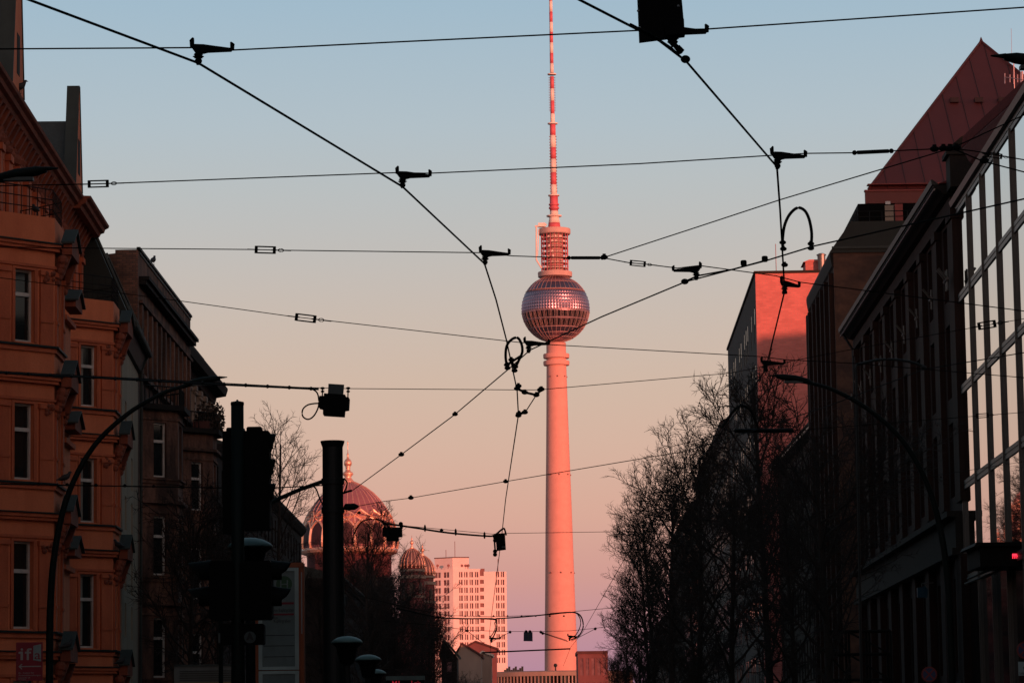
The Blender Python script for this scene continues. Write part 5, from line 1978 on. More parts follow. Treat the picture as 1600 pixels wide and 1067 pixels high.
span([(1488, 232, 21.8), (1535, 252, 21.8), (1600, 269, 21.8), (1900, 350, 21.8)], 0.005, 'short wire falling from the knot to the right across the mirrored panes', tb=[((1543, 241.5, 21.8), (1566, 245, 21.8))], cl=[(1538, 251, 21.8)])
span([(-250, 412, 33), (0, 434, 33), (280, 470, 32.5), (452, 494, 32.3), (504, 500, 32.3), (812, 535, 32), (851, 538, 32), (1187, 557, 32.5), (1227, 562, 32.6), (1340, 568, 32.8), (1600, 590, 33), (1900, 612, 33)], 0.0046,
     'span wire passing close under the steel sphere', tb=[((461, 495, 32.3), (494, 499, 32.3))])
w5 = span([(-250, 570, 35.5), (0, 580, 35.5), (340, 598, 35.5), (470, 605, 35.5), (545, 607, 35.5), (808, 609, 36.5), (842, 609, 36.5), (1140, 583, 37.5), (1330, 546, 38), (1520, 512, 38.5), (1600, 498, 38.8), (1900, 445, 39)], 0.0046,
          'span wire carrying the cable and the camera like box left of centre', tb=[((1528, 510, 38.5), (1556, 505.5, 38.6))])
k = MB()
k.tube([P(x, y, 35.4) for x, y in ((-250, 572), (0, 582.5), (150, 590), (340, 600.5), (440, 605), (498, 608))], 0.013, 6)
for i in range(15):
    x = 10 + i * 34
    k.ball(P(x, 582 + (x / 340) * 17.5, 35.38), 0.024, 6, 4, (0.8, 1, 1))
k.build('feeder_cable', M['mast'], w5)
w8 = span([(-250, 753, 48), (0, 756, 48), (345, 762, 49), (428, 762, 49.5), (504, 758, 50)], 0.011, 'pale pipe like wire from the left edge to the tram mast', cl=[(60 + 45 * i, 756.5 + 0.8 * i, 48.5) for i in range(7)])
w6 = span([(536, 795, 50.2), (560, 801, 51), (620, 820, 53), (770, 834, 57), (786, 833, 57.4), (980, 830, 62), (1100, 827, 64)], 0.0052, 'span wire leaving the tram mast to the right over the large dome', cl=[(561, 801, 51), (690, 828, 55)])
k = MB()
k.tube(smooth_path([P(x, y, D) for x, y, D in ((600, 817, 52.5), (650, 824.5, 53.9), (700, 832, 55), (758, 837, 56.7), (772, 836, 57), (784, 827, 57.3), (788, 826, 57.3), (791, 836, 57.3))]), 0.017, 6)
for x, y in ((628, 821), (664, 825), (712, 831), (757, 836)):
    k.ball(P(x, y, 54.5 + (x - 628) * 0.017), 0.035, 6, 4, (0.6, 1, 1.9))
k.build('feeder_cable', M['wire'], w6)
k = MB()
k.tube(smooth_path([P(x, y, 51.5) for x, y in ((550, 850), (553, 835), (565, 815), (585, 811), (600, 816), (608, 825), (609, 838))]), 0.012, 6)
k.build('feeder_cable', M['wire'], w6)
w7 = span([(1040, 700, 44), (1147, 673, 44), (1252, 672, 44.5), (1524, 650, 46), (1550, 648, 46), (1600, 644, 46.5), (1900, 615, 47)], 0.0048, 'span wire with a thick dark rod among the right hand tree tops', tb=[((1525, 650, 46), (1545, 648.5, 46))])
k = MB()
a, b = P(1147, 673, 44), P(1240, 672.5, 44.4)
k.tube([a, a.lerp(b, 0.02), a.lerp(b, 0.98), b], [0.012, 0.03, 0.03, 0.012], 8)
k.build('insulating_rod', M['black_steel'], w7)
k = MB()
k.tube(smooth_path([P(x, y, 43.5) for x, y in ((1128, 668), (1137, 655), (1148, 640), (1160, 634), (1172, 641), (1180, 657), (1186, 672))]), 0.02, 6)
k.build('jumper_cable', M['black_steel'], w7)
span([(1297, 768, 62), (1511, 735, 66), (1700, 705, 70)], 0.005, 'faint low span wire before the stone building ledge')
# far span wires in front of the tower foot
w9 = span([(560, 930, 92), (640, 950, 93), (700, 961, 94), (770, 963, 95), (860, 960, 97), (905, 954, 98), (1000, 945, 100)], 0.009, 'upper of the far span wires before the tower foot', cl=[(705 + 22 * i, 962, 95) for i in range(9)])
k = MB()
k.tube(smooth_path([P(x, y, D) for x, y, D in ((620, 950, 93), (680, 963, 94), (720, 966, 94.5), (768, 966, 95), (775, 970, 95), (776, 980, 95), (772, 992, 95), (766, 1001, 95))]), 0.022, 6)
k.tube(smooth_path([P(x, y, D) for x, y, D in ((680, 965, 94), (768, 967, 95), (773, 973, 95), (773, 984, 95), (764, 998, 95))]), 0.016, 6)
k.tube(smooth_path([P(x, y, D) for x, y, D in ((775, 966, 95), (820, 963, 96), (880, 957, 97), (900, 957, 98), (909, 965, 98), (911, 980, 98), (904, 993, 98), (892, 999, 98))]), 0.022, 6)
k.tube(smooth_path([P(x, y, D) for x, y, D in ((860, 958, 97), (895, 956, 98), (905, 963, 98), (907, 976, 98), (900, 991, 98), (890, 997, 98))]), 0.016, 6)
k.build('feeder_cable', M['wire'], w9)
w10 = span([(600, 970, 95), (685, 977, 96), (730, 984, 96.5), (790, 986, 97), (845, 986, 97.5), (890, 985, 98), (930, 981, 99), (1010, 970, 100)], 0.008, 'lower of the far span wires holding a square sign', cl=[(731, 985, 96.5), (797, 986, 97), (845, 986, 97.5), (931, 981, 99)])
k = MB()
for a, b in (((730, 985, 96.5), (755, 1004, 96.8)), ((797, 987, 97), (766, 1003, 96.9)), ((845, 987, 97.5), (886, 1000, 98)), ((848, 989, 97.5), (888, 1002, 98)), ((930, 982, 99), (893, 1001, 98))):
    k.tube([P(*a), P(*b)], 0.009, 5)
    k.ball(P(*a), 0.045, 6, 4)
k.build('bridle_wire', M['wire'], w10)
k = MB()
a, b = P(754, 1019, 96), P(891, 1013, 97.5)
k.tube([a, b], 0.022, 8)
o = k.build('tram_pole_arm', M['black_steel'])
tag(o, 'dark horizontal rod above the round building at the tower foot', 'rod')

# crossing gear of the wires left of the tower shaft
o = thing('wire_crossing_gear', P(808, 609, 36.5), 'small linked clamps and rods joining two wires just left of the tower shaft', 'wire gear')
k = MB()
k.tube([P(808, 607, 36.4), P(820, 613, 36.4), P(838, 617, 36.4), P(846, 609, 36.4)], 0.016, 6)
k.build('link_rod', M['wire'], o)
k = MB()
k.tube([P(838, 617, 36.4), P(820, 645, 37.2), P(811, 646, 37.3)], 0.007, 6)
k.tube([P(820, 645, 37.2), P(811, 646, 37.3)], 0.016, 6)
k.build('link_rod', M['wire'], o)
for x, y, D in ((808, 607, 36.4), (810, 603, 36.4), (820, 613, 36.4), (838, 617, 36.4), (844, 609, 36.4), (846, 608, 36.4), (810, 649, 37.4), (811, 646, 37.4), (820, 644, 37.2)):
    clamp(o, P(x, y, D), 0.026)
clamp(cw3, Ph(711, 647, HC), 0.024); clamp(cw3, Ph(627, 710, HC), 0.028)
clamp(cw4, P(790, 752, 44.5), 0.026); clamp(cw4, P(642, 777.5, 48), 0.03)
for x, y in ((1162, 413.5), (1195, 407)):
    q = Ph(x, y, HC)
    k = MB()
    k.lathe([(0.02, -0.012), (0.026, 0.0), (0.026, 0.028), (0.02, 0.036)], q, 10)
    k.build('clamp', M['wire'], cw3)
q = Ph(1070, 440, HC)
k = MB()
k.ball(q, 0.026, 8, 6, (1.3, 1, 1))
k.build('clamp', M['wire'], cw3)
k = MB()
k.tube([Ph(1070, 440, HC), Ph(1090, 431, HC + 0.004), Ph(1145, 421, HC + 0.004), Ph(1200, 406, HC + 0.004)], 0.0075, 6)
k.build('doubled_wire', M['wire'], cw3)
k = MB()
for i in range(2):
    k.tube([Ph(790 + i * 3, 571 - i, HC - 0.008), Ph(812 + i * 3, 557 - i * 2, HC - 0.008)], 0.012, 6)
k.build('crossing_plate', M['wire'], cw3)

# hoop cables
o = thing('hoop_cable', Ph(1226, 390, HC), 'thick black hoop of cable arching between two wires left of the pyramid roof', 'cable')
k = MB()
k.tube(smooth_path([P(x, y, 25.6) for x, y in ((1223, 388), (1223, 372), (1226, 352), (1234, 335), (1246, 325), (1257, 329), (1264, 342), (1268, 362), (1268, 378))]), 0.0125, 8)
k.build('cable', M['wire'], o)
for x, y in ((1223, 379), (1224, 389), (1226, 414), (1267, 381), (1267, 388)):
    clamp(o, P(x, y, 25.6), 0.019)
o = thing('hoop_cable', Ph(800, 575, HC), 'twisted loop of cable hanging where two wires cross under the sphere', 'cable')
k = MB()
k.tube(smooth_path([P(x, y, 32.6) for x, y in ((792, 573), (790, 556), (792, 540), (800, 530), (809, 528), (815, 538), (816, 550), (812, 560), (805, 575))]), 0.014, 8)
k.build('cable', M['wire'], o)
for x, y in ((792, 570), (793, 575), (805, 573), (804, 579), (799, 562)):
    clamp(o, P(x, y, 32.6), 0.022)
k = MB()
k.tube([P(798, 561, 32.6), P(805, 577, 32.6)], 0.016, 6)
k.build('bar', M['wire'], o)

# ---- hangers
hg = thing('wire_hanger', (0, 0, 0), '', 'wire hanger', GH)
k = MB()
k.prism([(-0.045, 0.10), (-0.02, 0.064), (0.03, 0.056), (0.055, 0.062), (0.19, 0.066), (0.198, 0.076), (0.19, 0.084), (0.10, 0.097), (0.03, 0.108), (-0.02, 0.11)], -0.016, 0.016, lambda a, w_, n: (a, n, w_))
k.build('arm', M['wire'], hg)
for x, z0, z1, r, tilt in ((-0.036, 0.094, 0.142, 0.0145, -0.006), (0.196, 0.074, 0.116, 0.0135, 0.004)):
    k = MB()
    k.tube([(x, 0, z0), (x + tilt * 0.3, 0, z1 - 0.006), (x + tilt * 0.3, 0, z1 - 0.004), (x + tilt, 0, z1)], [r * 0.9, r, r * 1.15, r * 1.05], 10)
    k.build('post', M['wire'], hg)
k = MB()
k.lathe([(0.022, 0.058), (0.028, 0.05), (0.018, 0.047), (0.034, 0.038), (0.02, 0.034), (0.026, 0.03), (0.008, 0.026), (0.008, 0.014)], (0, 0, 0), 14)
k.build('insulator', M['wire'], hg)
k = MB()
k.ball((0, 0, 0.012), 0.02, 10, 8, (1.1, 1.3, 1.0))
k.box((-0.012, -0.022, -0.008), (0.012, 0.022, 0.014))
k.build('clamp', M['wire'], hg)
HG = [(310, 99, HC, 0.0, 1.0, 'upper left wire hanger with long arm pointing right'),
      (1052, 71, HC + 0.07, 0.0, 1.0, 'wire hanger half hidden by the black board'),
      (629, 292, HC, 0.0, 1.0, 'wire hanger alone in the sky left of the striped mast'),
      (1215, 262, HC, 0.05, 1.0, 'wire hanger left of the pyramid roof slope'),
      (758, 412, HC, 0.05, 1.02, 'wire hanger left of the tower crane'),
      (1088, 436, HC, math.pi, 1.0, 'wire hanger with its arm pointing left between tower and brick wall'),
      (1226, 458, HC, 0.75, 1.0, 'wire hanger before the sunlit brick wall top'),
      (826, 550, HC, 0.0, 1.05, 'wire hanger pointing at the neck below the steel sphere'),
      (1196, 580, HC, 0.0, 1.05, 'wire hanger above the tallest bare tree'),
      (768, 1003, HC, 0.0, 1.75, 'distant wire hanger before the pale tower block'),
      (890, 1000, HC, 0.0, 1.75, 'distant wire hanger before the foot of the tower')]
for i, (x, y, h, rz, s_, lab) in enumerate(HG):
    q = Ph(x, y, h)
    if i == 0:
        hg.location = q
        hg['label'] = lab
        WLOC[hg.name] = q
    else:
        dup(hg, q, rz, lab, s_)

# ---- boxes on the wires
o = thing('signal_board', P(1033, 30, 18.2), 'large black board with bright rivets hanging at the top edge', 'board')
k = MB()
k.prism([(994, -45), (1060, -52), (1070, 57), (999, 66)], -0.035, 0.035, lambda a, b, n: P(a, b, 18.2) + Vector((0, n, 0)))
k.build('plate', M['signal_black'], o)
k = MB()
k.prism([(1035, 35), (1068, 33), (1069, 56), (1040, 58)], -0.055, -0.036, lambda a, b, n: P(a, b, 18.2) + Vector((0, n, 0)))
k.build('cover', M['signal_black'], o)
for x, y in ((997, 17.5), (999.5, 43.5), (1060, 10), (1062.5, 36)):
    q = P(x, y, 18.16)
    k = MB()
    k.ball(q, 0.0075, 8, 6)
    k.build('rivet', M['rivet'], o)
k = MB()
k.tube([P(1046, 58, 18.25), P(1052, 68, 18.3), P(1064, 82, 18.35)], [0.022, 0.014, 0.018], 8)
k.tube([P(1046, 62, 18.28), P(1056, 70, 18.28)], 0.022, 8)
k.tube([P(1058, 74, 18.3), P(1066, 82, 18.3)], 0.019, 8)
k.ball(P(1071, 93, 18.35), 0.024, 10, 8, (1.2, 1, 1))
k.build('insulator', M['wire'], o)

o = thing('detector_box', P(523, 630, 35.4), 'black detector box with a pale square plate hanging from the cable wire', 'detector box')
k = MB()
PB = lambda d: (lambda a, b, n: P(a, b, d) + Vector((0, n, 0)))
k.prism([(500, 620), (507, 620), (507, 616), (540, 618), (540, 621.5), (546, 622.5), (545, 640), (539, 641), (538, 650.5), (505.5, 648.5), (505.5, 639), (499, 637.5)], -0.12, 0.12, PB(35.4))
k.build('housing', M['signal_black'], o)
k = MB()
k.prism([(513, 599), (537.5, 600.5), (536, 617.4), (512, 616)], 0.02, 0.05, PB(35.4))
k.build('plate', M['sensor_plate'], o)
for x in (504, 544):
    k = MB()
    q = P(x, 613, 35.4)
    k.tube([P(x, 606, 35.4), P(x - 0.5, 622, 35.4)], 0.008, 6)
    k.ball(P(x, 606.5, 35.4), 0.026, 8, 6, (1, 1, 0.6))
    k.ball(P(x, 611.5, 35.4), 0.022, 8, 6, (1, 1, 0.6))
    k.build('hook', M['wire'], o)
k = MB()
k.tube(smooth_path([P(x, y, 35.35) for x, y in ((440, 604.5), (470, 606.5), (486, 607.5), (495, 613), (498, 624), (497, 637), (490, 650), (481, 655), (473, 650), (473, 640), (480, 633), (490, 630.5), (500, 630))]), 0.0085, 8)
k.build('cable_loop', M['wire'], o)

o = thing('detector_box', P(613, 833, 52.7), 'small black detector box hanging in front of the large dome', 'detector box')
k = MB()
k.prism([(598, 825), (628, 824), (628.5, 838), (623, 838.5), (622.5, 845), (604, 844.5), (603.5, 838.5), (598, 837)], -0.14, 0.14, PB(52.7))
k.build('housing', M['signal_black'], o)
k = MB()
for x in (601, 626):
    k.tube([P(x, 817, 52.6), P(x, 826, 52.6)], 0.016, 6)
    k.ball(P(x, 818, 52.6), 0.035, 6, 4)
k.build('hook', M['wire'], o)

o = thing('detector_box', P(781, 845, 57.3), 'black upright box with a small pale label on the wire above the pale tower block', 'detector box')
k = MB()
k.prism([(774, 834), (789, 833), (790.5, 858), (776, 860)], -0.12, 0.12, PB(57.3))
k.build('housing', M['signal_black'], o)
k = MB()
k.prism([(784, 853.5), (789.5, 853), (789.7, 855.8), (784.2, 856.3)], -0.126, -0.121, PB(57.3))
k.build('label_plate', M['sensor_plate'], o)
k = MB()
for y in (839, 844, 861, 866):
    k.ball(P(773.5, y, 57.3), 0.04, 6, 4)
k.tube([P(772, 838, 57.3), P(774, 864, 57.3)], 0.018, 6)
k.build('clamp', M['wire'], o)

o = thing('square_sign', P(825, 994, 97.4), 'small square dark blue sign hung on a far wire beside the tower shaft', 'sign')
k = MB()
k.prism([(818.3, 987), (832, 987), (832.3, 1001.3), (818, 1001)], -0.03, 0.03, PB(97.4))
k.build('plate', M['sign_blue'], o)
k = MB()
k.prism([(824.6, 990), (826.2, 990), (826.2, 998.8), (824.6, 998.8)], -0.036, -0.031, PB(97.4))
k.prism([(821.8, 989.3), (828.8, 989.3), (828.8, 990.6), (821.8, 990.6)], -0.0355, -0.031, PB(97.4))
k.build('mark', M['sensor_plate'], o)
k = MB()
for x in (822, 828):
    k.ball(P(x, 986.3, 97.4), 0.05, 6, 4)
k.build('hook', M['wire'], o)

# ================================================================ tram mast
mx = P(520, 760, 50)
o = thing('tram_mast', (mx.x, 50, 0), 'thick dark tram mast rising in front of the large dome', 'mast')
zt = zat(520, 689, 50)
k = MB()
k.lathe([(0.21, 0), (0.21, 0.4), (0.172, 0.42), (0.172, 2.5), (0.16, zt - 0.1)], (mx.x, 50, 0), 24)
k.build('pole', M['mast'], o, False)
k = MB()
k.lathe([(0.16, zt - 0.1), (0.185, zt - 0.03), (0.19, zt), (0.02, zt + 0.015)], (mx.x, 50, 0), 24)
k.build('cap', M['mast'], o)
for y in (752, 797):
    k = MB()
    z = zat(520, y, 50)
    k.lathe([(0.163, z - 0.05), (0.18, z - 0.045), (0.18, z + 0.045), (0.163, z + 0.05)], (mx.x, 50, 0), 24)
    k.build('band', M['mast'], o)
k = MB()
a, b = P(538, 792, 50), P(560, 791, 50.1)
k.tube([a, a.lerp(b, 0.1), a.lerp(b, 0.7), b], [0.03, 0.055, 0.055, 0.02], 10)
k.build('insulator', M['black_steel'], o)
k = MB()
k.tube([P(504, 752, 50), P(470, 764, 49.8), P(440, 777, 49.6), P(418, 788, 49.4)], [0.032, 0.032, 0.034, 0.034], 8)
k.build('bracket_arm', M['lamp_paint'], o)
k = MB()
k.tube(smooth_path([P(x, y, 49.7) for x, y in ((487, 757), (494, 764), (499, 777), (505, 790))]), 0.013, 6)
k.build('cable', M['wire'], o)
k = MB()
k.tube(smooth_path([P(x, y, 49.8) for x, y in ((537, 747), (542, 753), (541, 762), (536, 771))]), 0.012, 6)
k.tube([P(536, 770, 49.9), P(549, 766, 50)], 0.02, 6)
k.build('cable', M['wire'], o)

# ================================================================ street lamps with curved masts
lp = thing('street_lamp', (0, 0, 0), '', 'street lamp', 'curved street lamps')
curve = [(0, 0), (0, 3.2), (0.02, 4.6), (0.12, 5.6), (0.36, 6.55), (0.82, 7.4), (1.45, 8.0), (2.1, 8.38), (2.55, 8.53)]
k = MB()
pts = smooth_path([(x, 0, z) for x, z in curve], 5)
n = len(pts)
k.tube(pts, [0.078 - 0.045 * i / (n - 1) for i in range(n)], 12)
k.build('mast', M['lamp_paint'], lp, True)
k = MB()
k.lathe([(0.12, 0), (0.12, 1.1), (0.086, 1.2), (0.086, 1.25)], (0, 0, 0), 16)
k.build('base', M['lamp_paint'], lp)
k = MB()
hp = [(2.5, 8.51, 0.036), (2.62, 8.565, 0.058), (2.85, 8.62, 0.068), (3.1, 8.655, 0.06), (3.22, 8.67, 0.035)]
for (x0, z0, r0), (x1, z1, r1) in zip(hp[:-1], hp[1:]):
    pass
k.tube([(x, 0, z) for x, z, r in hp], [r for x, z, r in hp], 12)
for i in range(len(k.v)):
    x, y, z = k.v[i]
    k.v[i] = (x, y * 1.25, z)
k.tube([(3.2, 0, 8.68), (3.36, 0, 8.685)], [0.03, 0.008], 8)
hd = k.build('lamp_head', M['lamp_paint'], lp, True)
k = MB()
k.box((2.7, -0.06, 8.535), (3.06, 0.06, 8.575))
k.build('lens', M['sensor_plate'], hd)
LP = [(P(78, 900, 60.5).x, 60.5, 0.0, 'curved street lamp standing before the orange house bays'),
      (P(91, 244, 38.3).x - 3.36, 38.3, 0.0, 'street lamp head poking in from the left edge near the orange cornice'),
      (P(1484, 960, 61.5).x, 61.5, math.pi, 'curved street lamp standing before the dark stone building'),
      (P(1548, 95, 32.6).x + 3.36, 32.6, math.pi, 'street lamp head poking in from the upper right edge above the pyramid roof')]
for i, (x, D, rz, lab) in enumerate(LP):
    if i == 0:
        lp.location = (x, D, 0)
        lp['label'] = lab
    else:
        dup(lp, (x, D, 0), rz, lab)
# small wall arm lamp and pole on the right
o = thing('slim_pole', (xat(1339, 900, 70), 70, 0), 'slim dark pole with a short curved arm before the stone building end', 'pole')
k = MB()
k.tube([(xat(1339, 900, 70), 70, 0), P(1338, 590, 70), ], 0.03, 8)
k.build('mast', M['mast'], o)
k = MB()
k.tube(smooth_path([P(x, y, 70) for x, y in ((1338, 590), (1338, 572), (1350, 567), (1375, 562), (1400, 562), (1425, 566), (1444, 573))]), 0.03, 8)
k.ball(P(1443, 574, 70), 0.055, 8, 6, (1.3, 1, 0.8))
k.build('arm', M['mast'], o)

# mushroom cap lamps
mc = None
for i, (px_, py, D, lab) in enumerate(((391, 855, 31.5, 'pale green mushroom cap lamp peeping out behind the traffic light pole'),
                                       (542, 1004, 45, 'topmost pale green mushroom cap lamp right of the tram mast'),
                                       (575, 1031, 54, 'middle one of the three pale mushroom cap lamps right of the tram mast'),
                                       (586.5, 1052, 66, 'lowest of the three pale mushroom cap lamps right of the tram mast'))):
    q = P(px_, py, D)
    if mc is None:
        mc = thing('mushroom_lamp', (0, 0, 0), lab, 'lamp', 'mushroom cap lamps')
        k = MB()
        k.lathe([(0.225, 0), (0.225, 0.012), (0.19, 0.045), (0.13, 0.075), (0.06, 0.092), (0.005, 0.097)], (0, 0, 0), 28)
        k.build('cap', M['cap'], mc, True)
        k = MB()
        k.lathe([(0.06, -0.3), (0.10, -0.28), (0.15, -0.06), (0.215, -0.004)], (0, 0, 0), 20)
        k.build('lamp_body', M['signal_black'], mc)
        k = MB()
        k.tube([(0, 0, -q.z), (0, 0, -0.29)], [0.06, 0.045], 10)
        k.build('post', M['mast'], mc)
        mc.location = q
    else:
        s_ = 1.0 if i else 1.0
        d = dup(mc, q, 0, lab)

# ================================================================ traffic light
tl = thing('traffic_light', (P(373, 900, 30).x, 30, 0), 'dark green traffic light pole with signal heads seen from behind', 'traffic light')
ax = P(371, 700, 30).x
zt = zat(371, 630, 30)
k = MB()
k.lathe([(0.07, 0), (0.07, 2.0), (0.062, 2.6), (0.060, zt)], (ax, 30, 0), 24)
k.build('pole', M['signal_pole'], tl, True)
k = MB()
k.lathe([(0.062, zt - 0.02), (0.064, zt), (0.06, zt + 0.012), (0.012, zt + 0.022), (0.008, zt + 0.034)], (ax, 30, 0), 24)
k.build('pole_cap', M['signal_pole'], tl)


def pxbox(k, x0, x1, y0, y1, D, d0, d1, bev=0.012):
    a, b = P(x0, y1, D), P(x1, y0, D)
    k.prism([(a.x + bev, a.z), (b.x - bev, a.z), (b.x, a.z + bev), (b.x, b.z - bev), (b.x - bev, b.z), (a.x + bev, b.z), (a.x, b.z - bev), (a.x, a.z + bev)], D + d0, D + d1, lambda x, z, n: (x, n, z))


k = MB()
pxbox(k, 347, 372, 672, 833, 30, 0.06, 0.24)
pxbox(k, 352, 371, 666, 675, 30, 0.09, 0.2)
h1 = k.build('signal_head', M['signal_black'], tl)
k = MB()
pxbox(k, 378, 420.5, 672, 827, 30, 0.02, 0.26)
pxbox(k, 384, 408, 665, 675, 30, 0.07, 0.2)
pxbox(k, 379, 381.5, 668, 679, 30, 0.07, 0.12)
h2 = k.build('signal_head', M['signal_black'], tl)
for y in (691, 730, 769):
    q = P(420, y, 30)
    k = MB()
    # half tube visor opening to the right
    prof_ = [(math.cos(t * math.pi / 8 - 0.0), math.sin(t * math.pi / 8)) for t in range(9)]
    for t in range(10):
        a0, a1 = -0.5 + (math.pi + 1.0) * t / 10, -0.5 + (math.pi + 1.0) * (t + 1) / 10
        for (ra, xa), (rb, xb) in (((0.098, 0.0), (0.09, 0.055)),):
            y0, z0, y1, z1 = math.cos(a0), math.sin(a0), math.cos(a1), math.sin(a1)
            sx0, sx1 = 0.055 * (0.45 + 0.55 * max(0, math.sin(a0))), 0.055 * (0.45 + 0.55 * max(0, math.sin(a1)))
            k.quad((q.x, 30.14 + ra * y0, q.z + ra * z0), (q.x, 30.14 + ra * y1, q.z + ra * z1), (q.x + sx1, 30.14 + rb * y1, q.z + rb * z1), (q.x + sx0, 30.14 + rb * y0, q.z + rb * z0))
    k.ball((q.x - 0.01, 30.14, q.z), 0.09, 12, 8, (0.45, 1, 1))
    k.build('visor', M['signal_black'], h2)
# pedestrian heads low on the pole
for s_, xa, xb in ((-1, 328, 366), (1, 376, 425)):
    k = MB()
    pxbox(k, xa, xb, 876, 968, 30, -0.08, 0.18, 0.02)
    ph_ = k.build('pedestrian_head', M['signal_black'], tl)
    for y in (893, 934):
        edge = xb - 2 if s_ > 0 else xa + 2
        tip = 454 if s_ > 0 else 293
        q, e = P(edge, y, 30), P(tip, y + 3, 30)
        k = MB()
        R = 0.115
        N = 14
        ring0, ring1 = [], []
        for t in range(N + 1):
            a = -0.65 + (math.pi + 1.3) * t / N
            ring0.append((q.x, 30.05 + R * math.cos(a), q.z + R * math.sin(a)))
            f = 0.5 + 0.5 * max(0.0, math.sin(a)) ** 0.6
            ring1.append((q.x + (e.x - q.x) * f, 30.05 + 0.88 * R * math.cos(a), q.z - 0.01 + 0.86 * R * math.sin(a)))
        for t in range(N):
            k.quad(ring0[t], ring0[t + 1], ring1[t + 1], ring1[t])
        k.ball((q.x - s_ * 0.01, 30.05, q.z), 0.10, 12, 8, (0.4, 1, 1))
        k.build('visor', M['signal_black'], ph_)
k = MB()
pxbox(k, 345, 366, 974, 1007, 30, -0.05, 0.15)
k.build('control_box', M['signal_black'], tl)
k = MB()
pxbox(k, 372, 413, 974, 1007, 30, -0.06, 0.15)
cb_ = k.build('control_box', M['signal_black'], tl)
q = P(391.5, 995.5, 30)
k = MB()
k.prism([(0.055 * math.cos(t * math.pi / 12), 0.055 * math.sin(t * math.pi / 12)) for t in range(24)], 29.925, 29.9395, lambda a, w_, n: (q.x + a, n, q.z + w_))
dsk = k.build('round_emblem', M['sensor_plate'], cb_)
k = MB()
k.prism([(-0.036, -0.03), (-0.012, 0.035), (0.0, 0.048), (0.012, 0.035), (0.036, -0.03), (0.012, -0.02), (0, -0.008), (-0.012, -0.02)], 29.918, 29.9245, lambda a, w_, n: (q.x + a, n, q.z + w_))
k.build('emblem_mark', M['ink_dark'], dsk)

# ================================================================ timetable totem
kd = 34.0
o = thing('timetable_board', (P(437, 900, kd).x, kd, 0), 'upright tram stop timetable board with orange edge and pale frame', 'timetable board')
X = lambda px_: P(px_, 980, kd).x
Z = lambda py: zat(437, py, kd)
k = MB()
k.box((X(399), kd, 0.25), (X(469), kd + 0.16, Z(879)))
k.build('cabinet', M['kiosk_orange'], o)
k = MB()
k.box((X(469) + 0.002, kd + 0.0, 0.25), (X(475), kd + 0.19, Z(880)))
k.box((X(399), kd - 0.012, Z(886)), (X(475), kd - 0.001, Z(879)))
k.build('edge_trim', M['kiosk_orange'], o)
k = MB()
k.box((X(470.8), kd - 0.006, Z(990)), (X(472.4), kd - 0.001, Z(894)))
k.build('light_strip', M['ink_white'], o)
k = MB()
for y0, y1 in ((887, 1046), (1047.5, 1170)):
    zt_, zb_ = Z(y0), Z(y1)
    k.box((X(404), kd - 0.022, zb_), (X(410), kd - 0.002, zt_))
    k.box((X(461), kd - 0.022, zb_), (X(467), kd - 0.002, zt_))
    k.box((X(410), kd - 0.0225, zt_ - 0.034), (X(461), kd - 0.002, zt_))
    k.box((X(410), kd - 0.0225, zb_), (X(461), kd - 0.002, zb_ + 0.034))
k.build('frame', M['kiosk_frame'], o)
k = MB()
k.box((X(410), kd - 0.010, Z(1041)), (X(461), kd - 0.001, Z(892)))
pn = k.build('panel', M['kiosk_panel'], o)
k = MB()
k.box((X(410), kd - 0.010, Z(1165)), (X(461), kd - 0.001, Z(1052)))
k.build('panel', M['kiosk_panel'], o)
k = MB()
for y in (992, 1008.5, 1025.5):
    k.box((X(412), kd - 0.0125, Z(y + 0.5)), (X(460), kd - 0.0101, Z(y - 0.5)))
k.build('slot_lines', M['ink_dark'], pn)
k = MB()
k.box((X(413), kd - 0.0125, Z(944)), (X(459.5), kd - 0.0101, Z(940.5)))
k.box((X(413), kd - 0.0125, Z(961)), (X(459.5), kd - 0.0101, Z(958)))
k.build('red_lines', M['ink_red'], pn)
lettering('Am Kupfergraben', 0.05, (X(428), kd - 0.0125, Z(955)), M['ink_dark'], pn, (X(459) - X(428)), 'lettering', 0.001, 1.0)
lettering('Am', 0.05, (X(428), kd - 0.0125, Z(967)), M['ink_dark'], pn, (X(434) - X(428)), 'lettering', 0.001, 1.0)
lettering('Kupfergraben', 0.05, (X(428), kd - 0.0125, Z(972)), M['ink_dark'], pn, (X(454) - X(428)), 'lettering', 0.001, 1.0)
k = MB()
c0 = P(444, 912, kd)
k.prism([(0.085 * math.cos(t * math.pi / 16), 0.085 * math.sin(t * math.pi / 16)) for t in range(32)], kd - 0.0125, kd - 0.0101, lambda a, w_, n: (c0.x + a, n, c0.z + w_))
eb = k.build('stop_emblem', M['ink_green'], pn)
lettering('H', 0.13, (c0.x - 0.042, kd - 0.0145, c0.z - 0.047), M['kiosk_panel'], eb, 0.084, 'lettering', 0.001)

